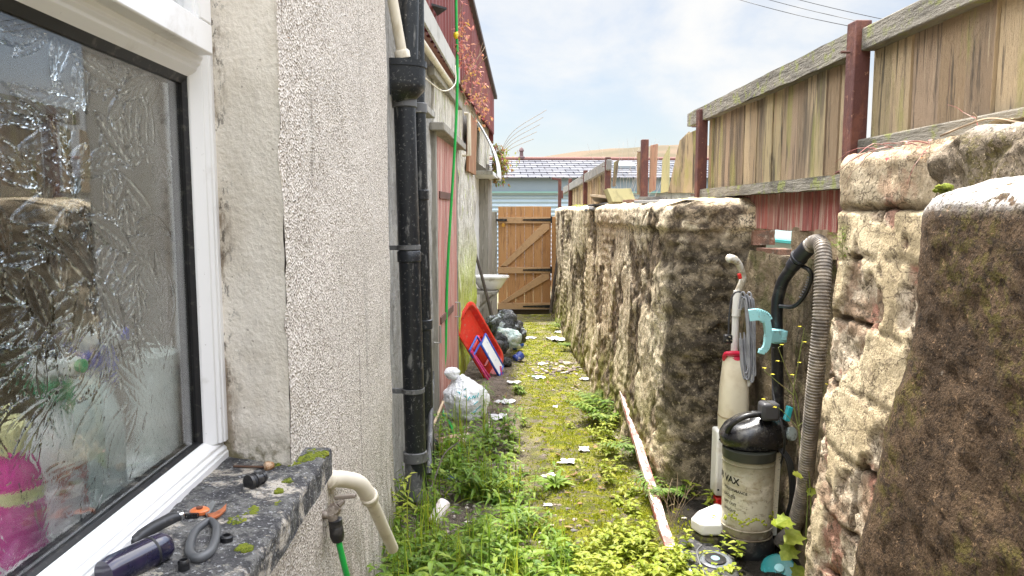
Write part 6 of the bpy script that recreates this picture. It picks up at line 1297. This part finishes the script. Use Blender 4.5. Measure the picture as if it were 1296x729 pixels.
for k in range(5): P = spline([obp(9.7, 2.2, .15), obp(9.6, 2.32+.05*k, .35), obp(9.5, 2.42+.09*k, .62+.04*k)], 5); b.tube(P, .003, 4)
b.build('wispy_twigs', TWIG, None, smooth=60, label='thin bare twigs sticking out of the hanging plant', cat='twigs')
b = MB(); r_ = random.Random(6); b0 = V((1.6, 8.6, 1.2))
for k in range(18):
    P = [b0+V((r_.uniform(-.15, .15), r_.uniform(-.1, .1), 0))]; d = V((r_.uniform(-.35, .35), 0, 1)).normalized()
    for i in range(9): d = (d+V((r_.uniform(-.2, .2), r_.uniform(-.2, .2), .02))).normalized(); P.append(P[-1]+d*.13)
    b.tube(P, [.003-.00025*i for i in range(10)], 4)
b.build('bare_shrub', M('pale_twig', (.42,.36,.32), rough=.9), None, smooth=60, label='thin leafless shrub standing behind the far fence', cat='shrub')
pthing('wall_top_weed', V((1.0, 8.6, 1.47)), 'green tuft on the far wall top beside the low fence', 'weed', None, lambda a_, b_, p: [plant(a_, b_, p+V((rnd.uniform(-.1, .1), rnd.uniform(-.3, .3), 0)), .12, 12, .05, .02, 700+k, .5, .4) for k in range(9)], LEAFY)

# ================================================================== LIGHT
SUN = V((-.085, .38, .92)).normalized()
su = bpy.data.lights.new('sun', 'SUN'); su.energy = 2.9; su.angle = R(2.0); su.color = (1, .95, .87)
so = bpy.data.objects.new('sun', su); COL.objects.link(so); so.rotation_euler = SUN.to_track_quat('Z', 'Y').to_euler(); so.location = (0, 0, 20)
wd = bpy.data.worlds.new('World'); scene.world = wd; wd.use_nodes = True; nt = wd.node_tree; nt.nodes.clear()
def N(k): return nt.nodes.new(k)
out = N('ShaderNodeOutputWorld'); bg = N('ShaderNodeBackground'); sky = N('ShaderNodeTexSky'); sky.sky_type = 'NISHITA'; sky.sun_disc = False
sky.sun_elevation = math.asin(SUN.z); sky.sun_rotation = math.atan2(SUN.x, SUN.y); sky.air_density = 1.0; sky.dust_density = 1.2
tc = N('ShaderNodeTexCoord'); mp = N('ShaderNodeMapping'); mp.inputs['Scale'].default_value = (1, 1, 2.2); nt.links.new(tc.outputs['Generated'], mp.inputs[0])
nzs = N('ShaderNodeTexNoise'); nzs.inputs['Scale'].default_value = 2.3; nzs.inputs['Detail'].default_value = 8; nzs.inputs['Roughness'].default_value = .55; nzs.inputs['Distortion'].default_value = .3; nt.links.new(mp.outputs[0], nzs.inputs['Vector'])
mr = N('ShaderNodeMapRange'); mr.interpolation_type = 'SMOOTHSTEP'; nt.links.new(nzs.outputs['Fac'], mr.inputs[0])
for i, v_ in zip((1, 2, 3, 4), (.36, .60, .30, 1.0)): mr.inputs[i].default_value = v_
mx = N('ShaderNodeMix'); mx.data_type = 'RGBA'; nt.links.new(mr.outputs[0], mx.inputs[0]); nt.links.new(sky.outputs[0], mx.inputs[6]); mx.inputs[7].default_value = (*CLOUD, 1)
sx_ = N('ShaderNodeSeparateXYZ'); nt.links.new(tc.outputs['Generated'], sx_.inputs[0]); ez = N('ShaderNodeMapRange'); ez.interpolation_type = 'SMOOTHSTEP'; nt.links.new(sx_.outputs[2], ez.inputs[0])
for i, v_ in zip((1, 2, 3, 4), (.26, .75, .34, 2.4)): ez.inputs[i].default_value = v_       # an overcast sky is brightest overhead
vm = N('ShaderNodeVectorMath'); vm.operation = 'SCALE'; nt.links.new(mx.outputs[2], vm.inputs[0]); nt.links.new(ez.outputs[0], vm.inputs['Scale']); nt.links.new(vm.outputs[0], bg.inputs[0]); bg.inputs[1].default_value = SKYS; nt.links.new(bg.outputs[0], out.inputs[0])
vs_ = scene.view_settings; vs_.view_transform = 'Standard'; vs_.look = 'None'; vs_.gamma = 1; vs_.exposure = EXPO; vs_.use_curve_mapping = False
scene.cycles.max_bounces = 10; scene.cycles.transmission_bounces = 8; scene.cycles.use_denoising = True; scene.cycles.denoising_prefilter = 'NONE'
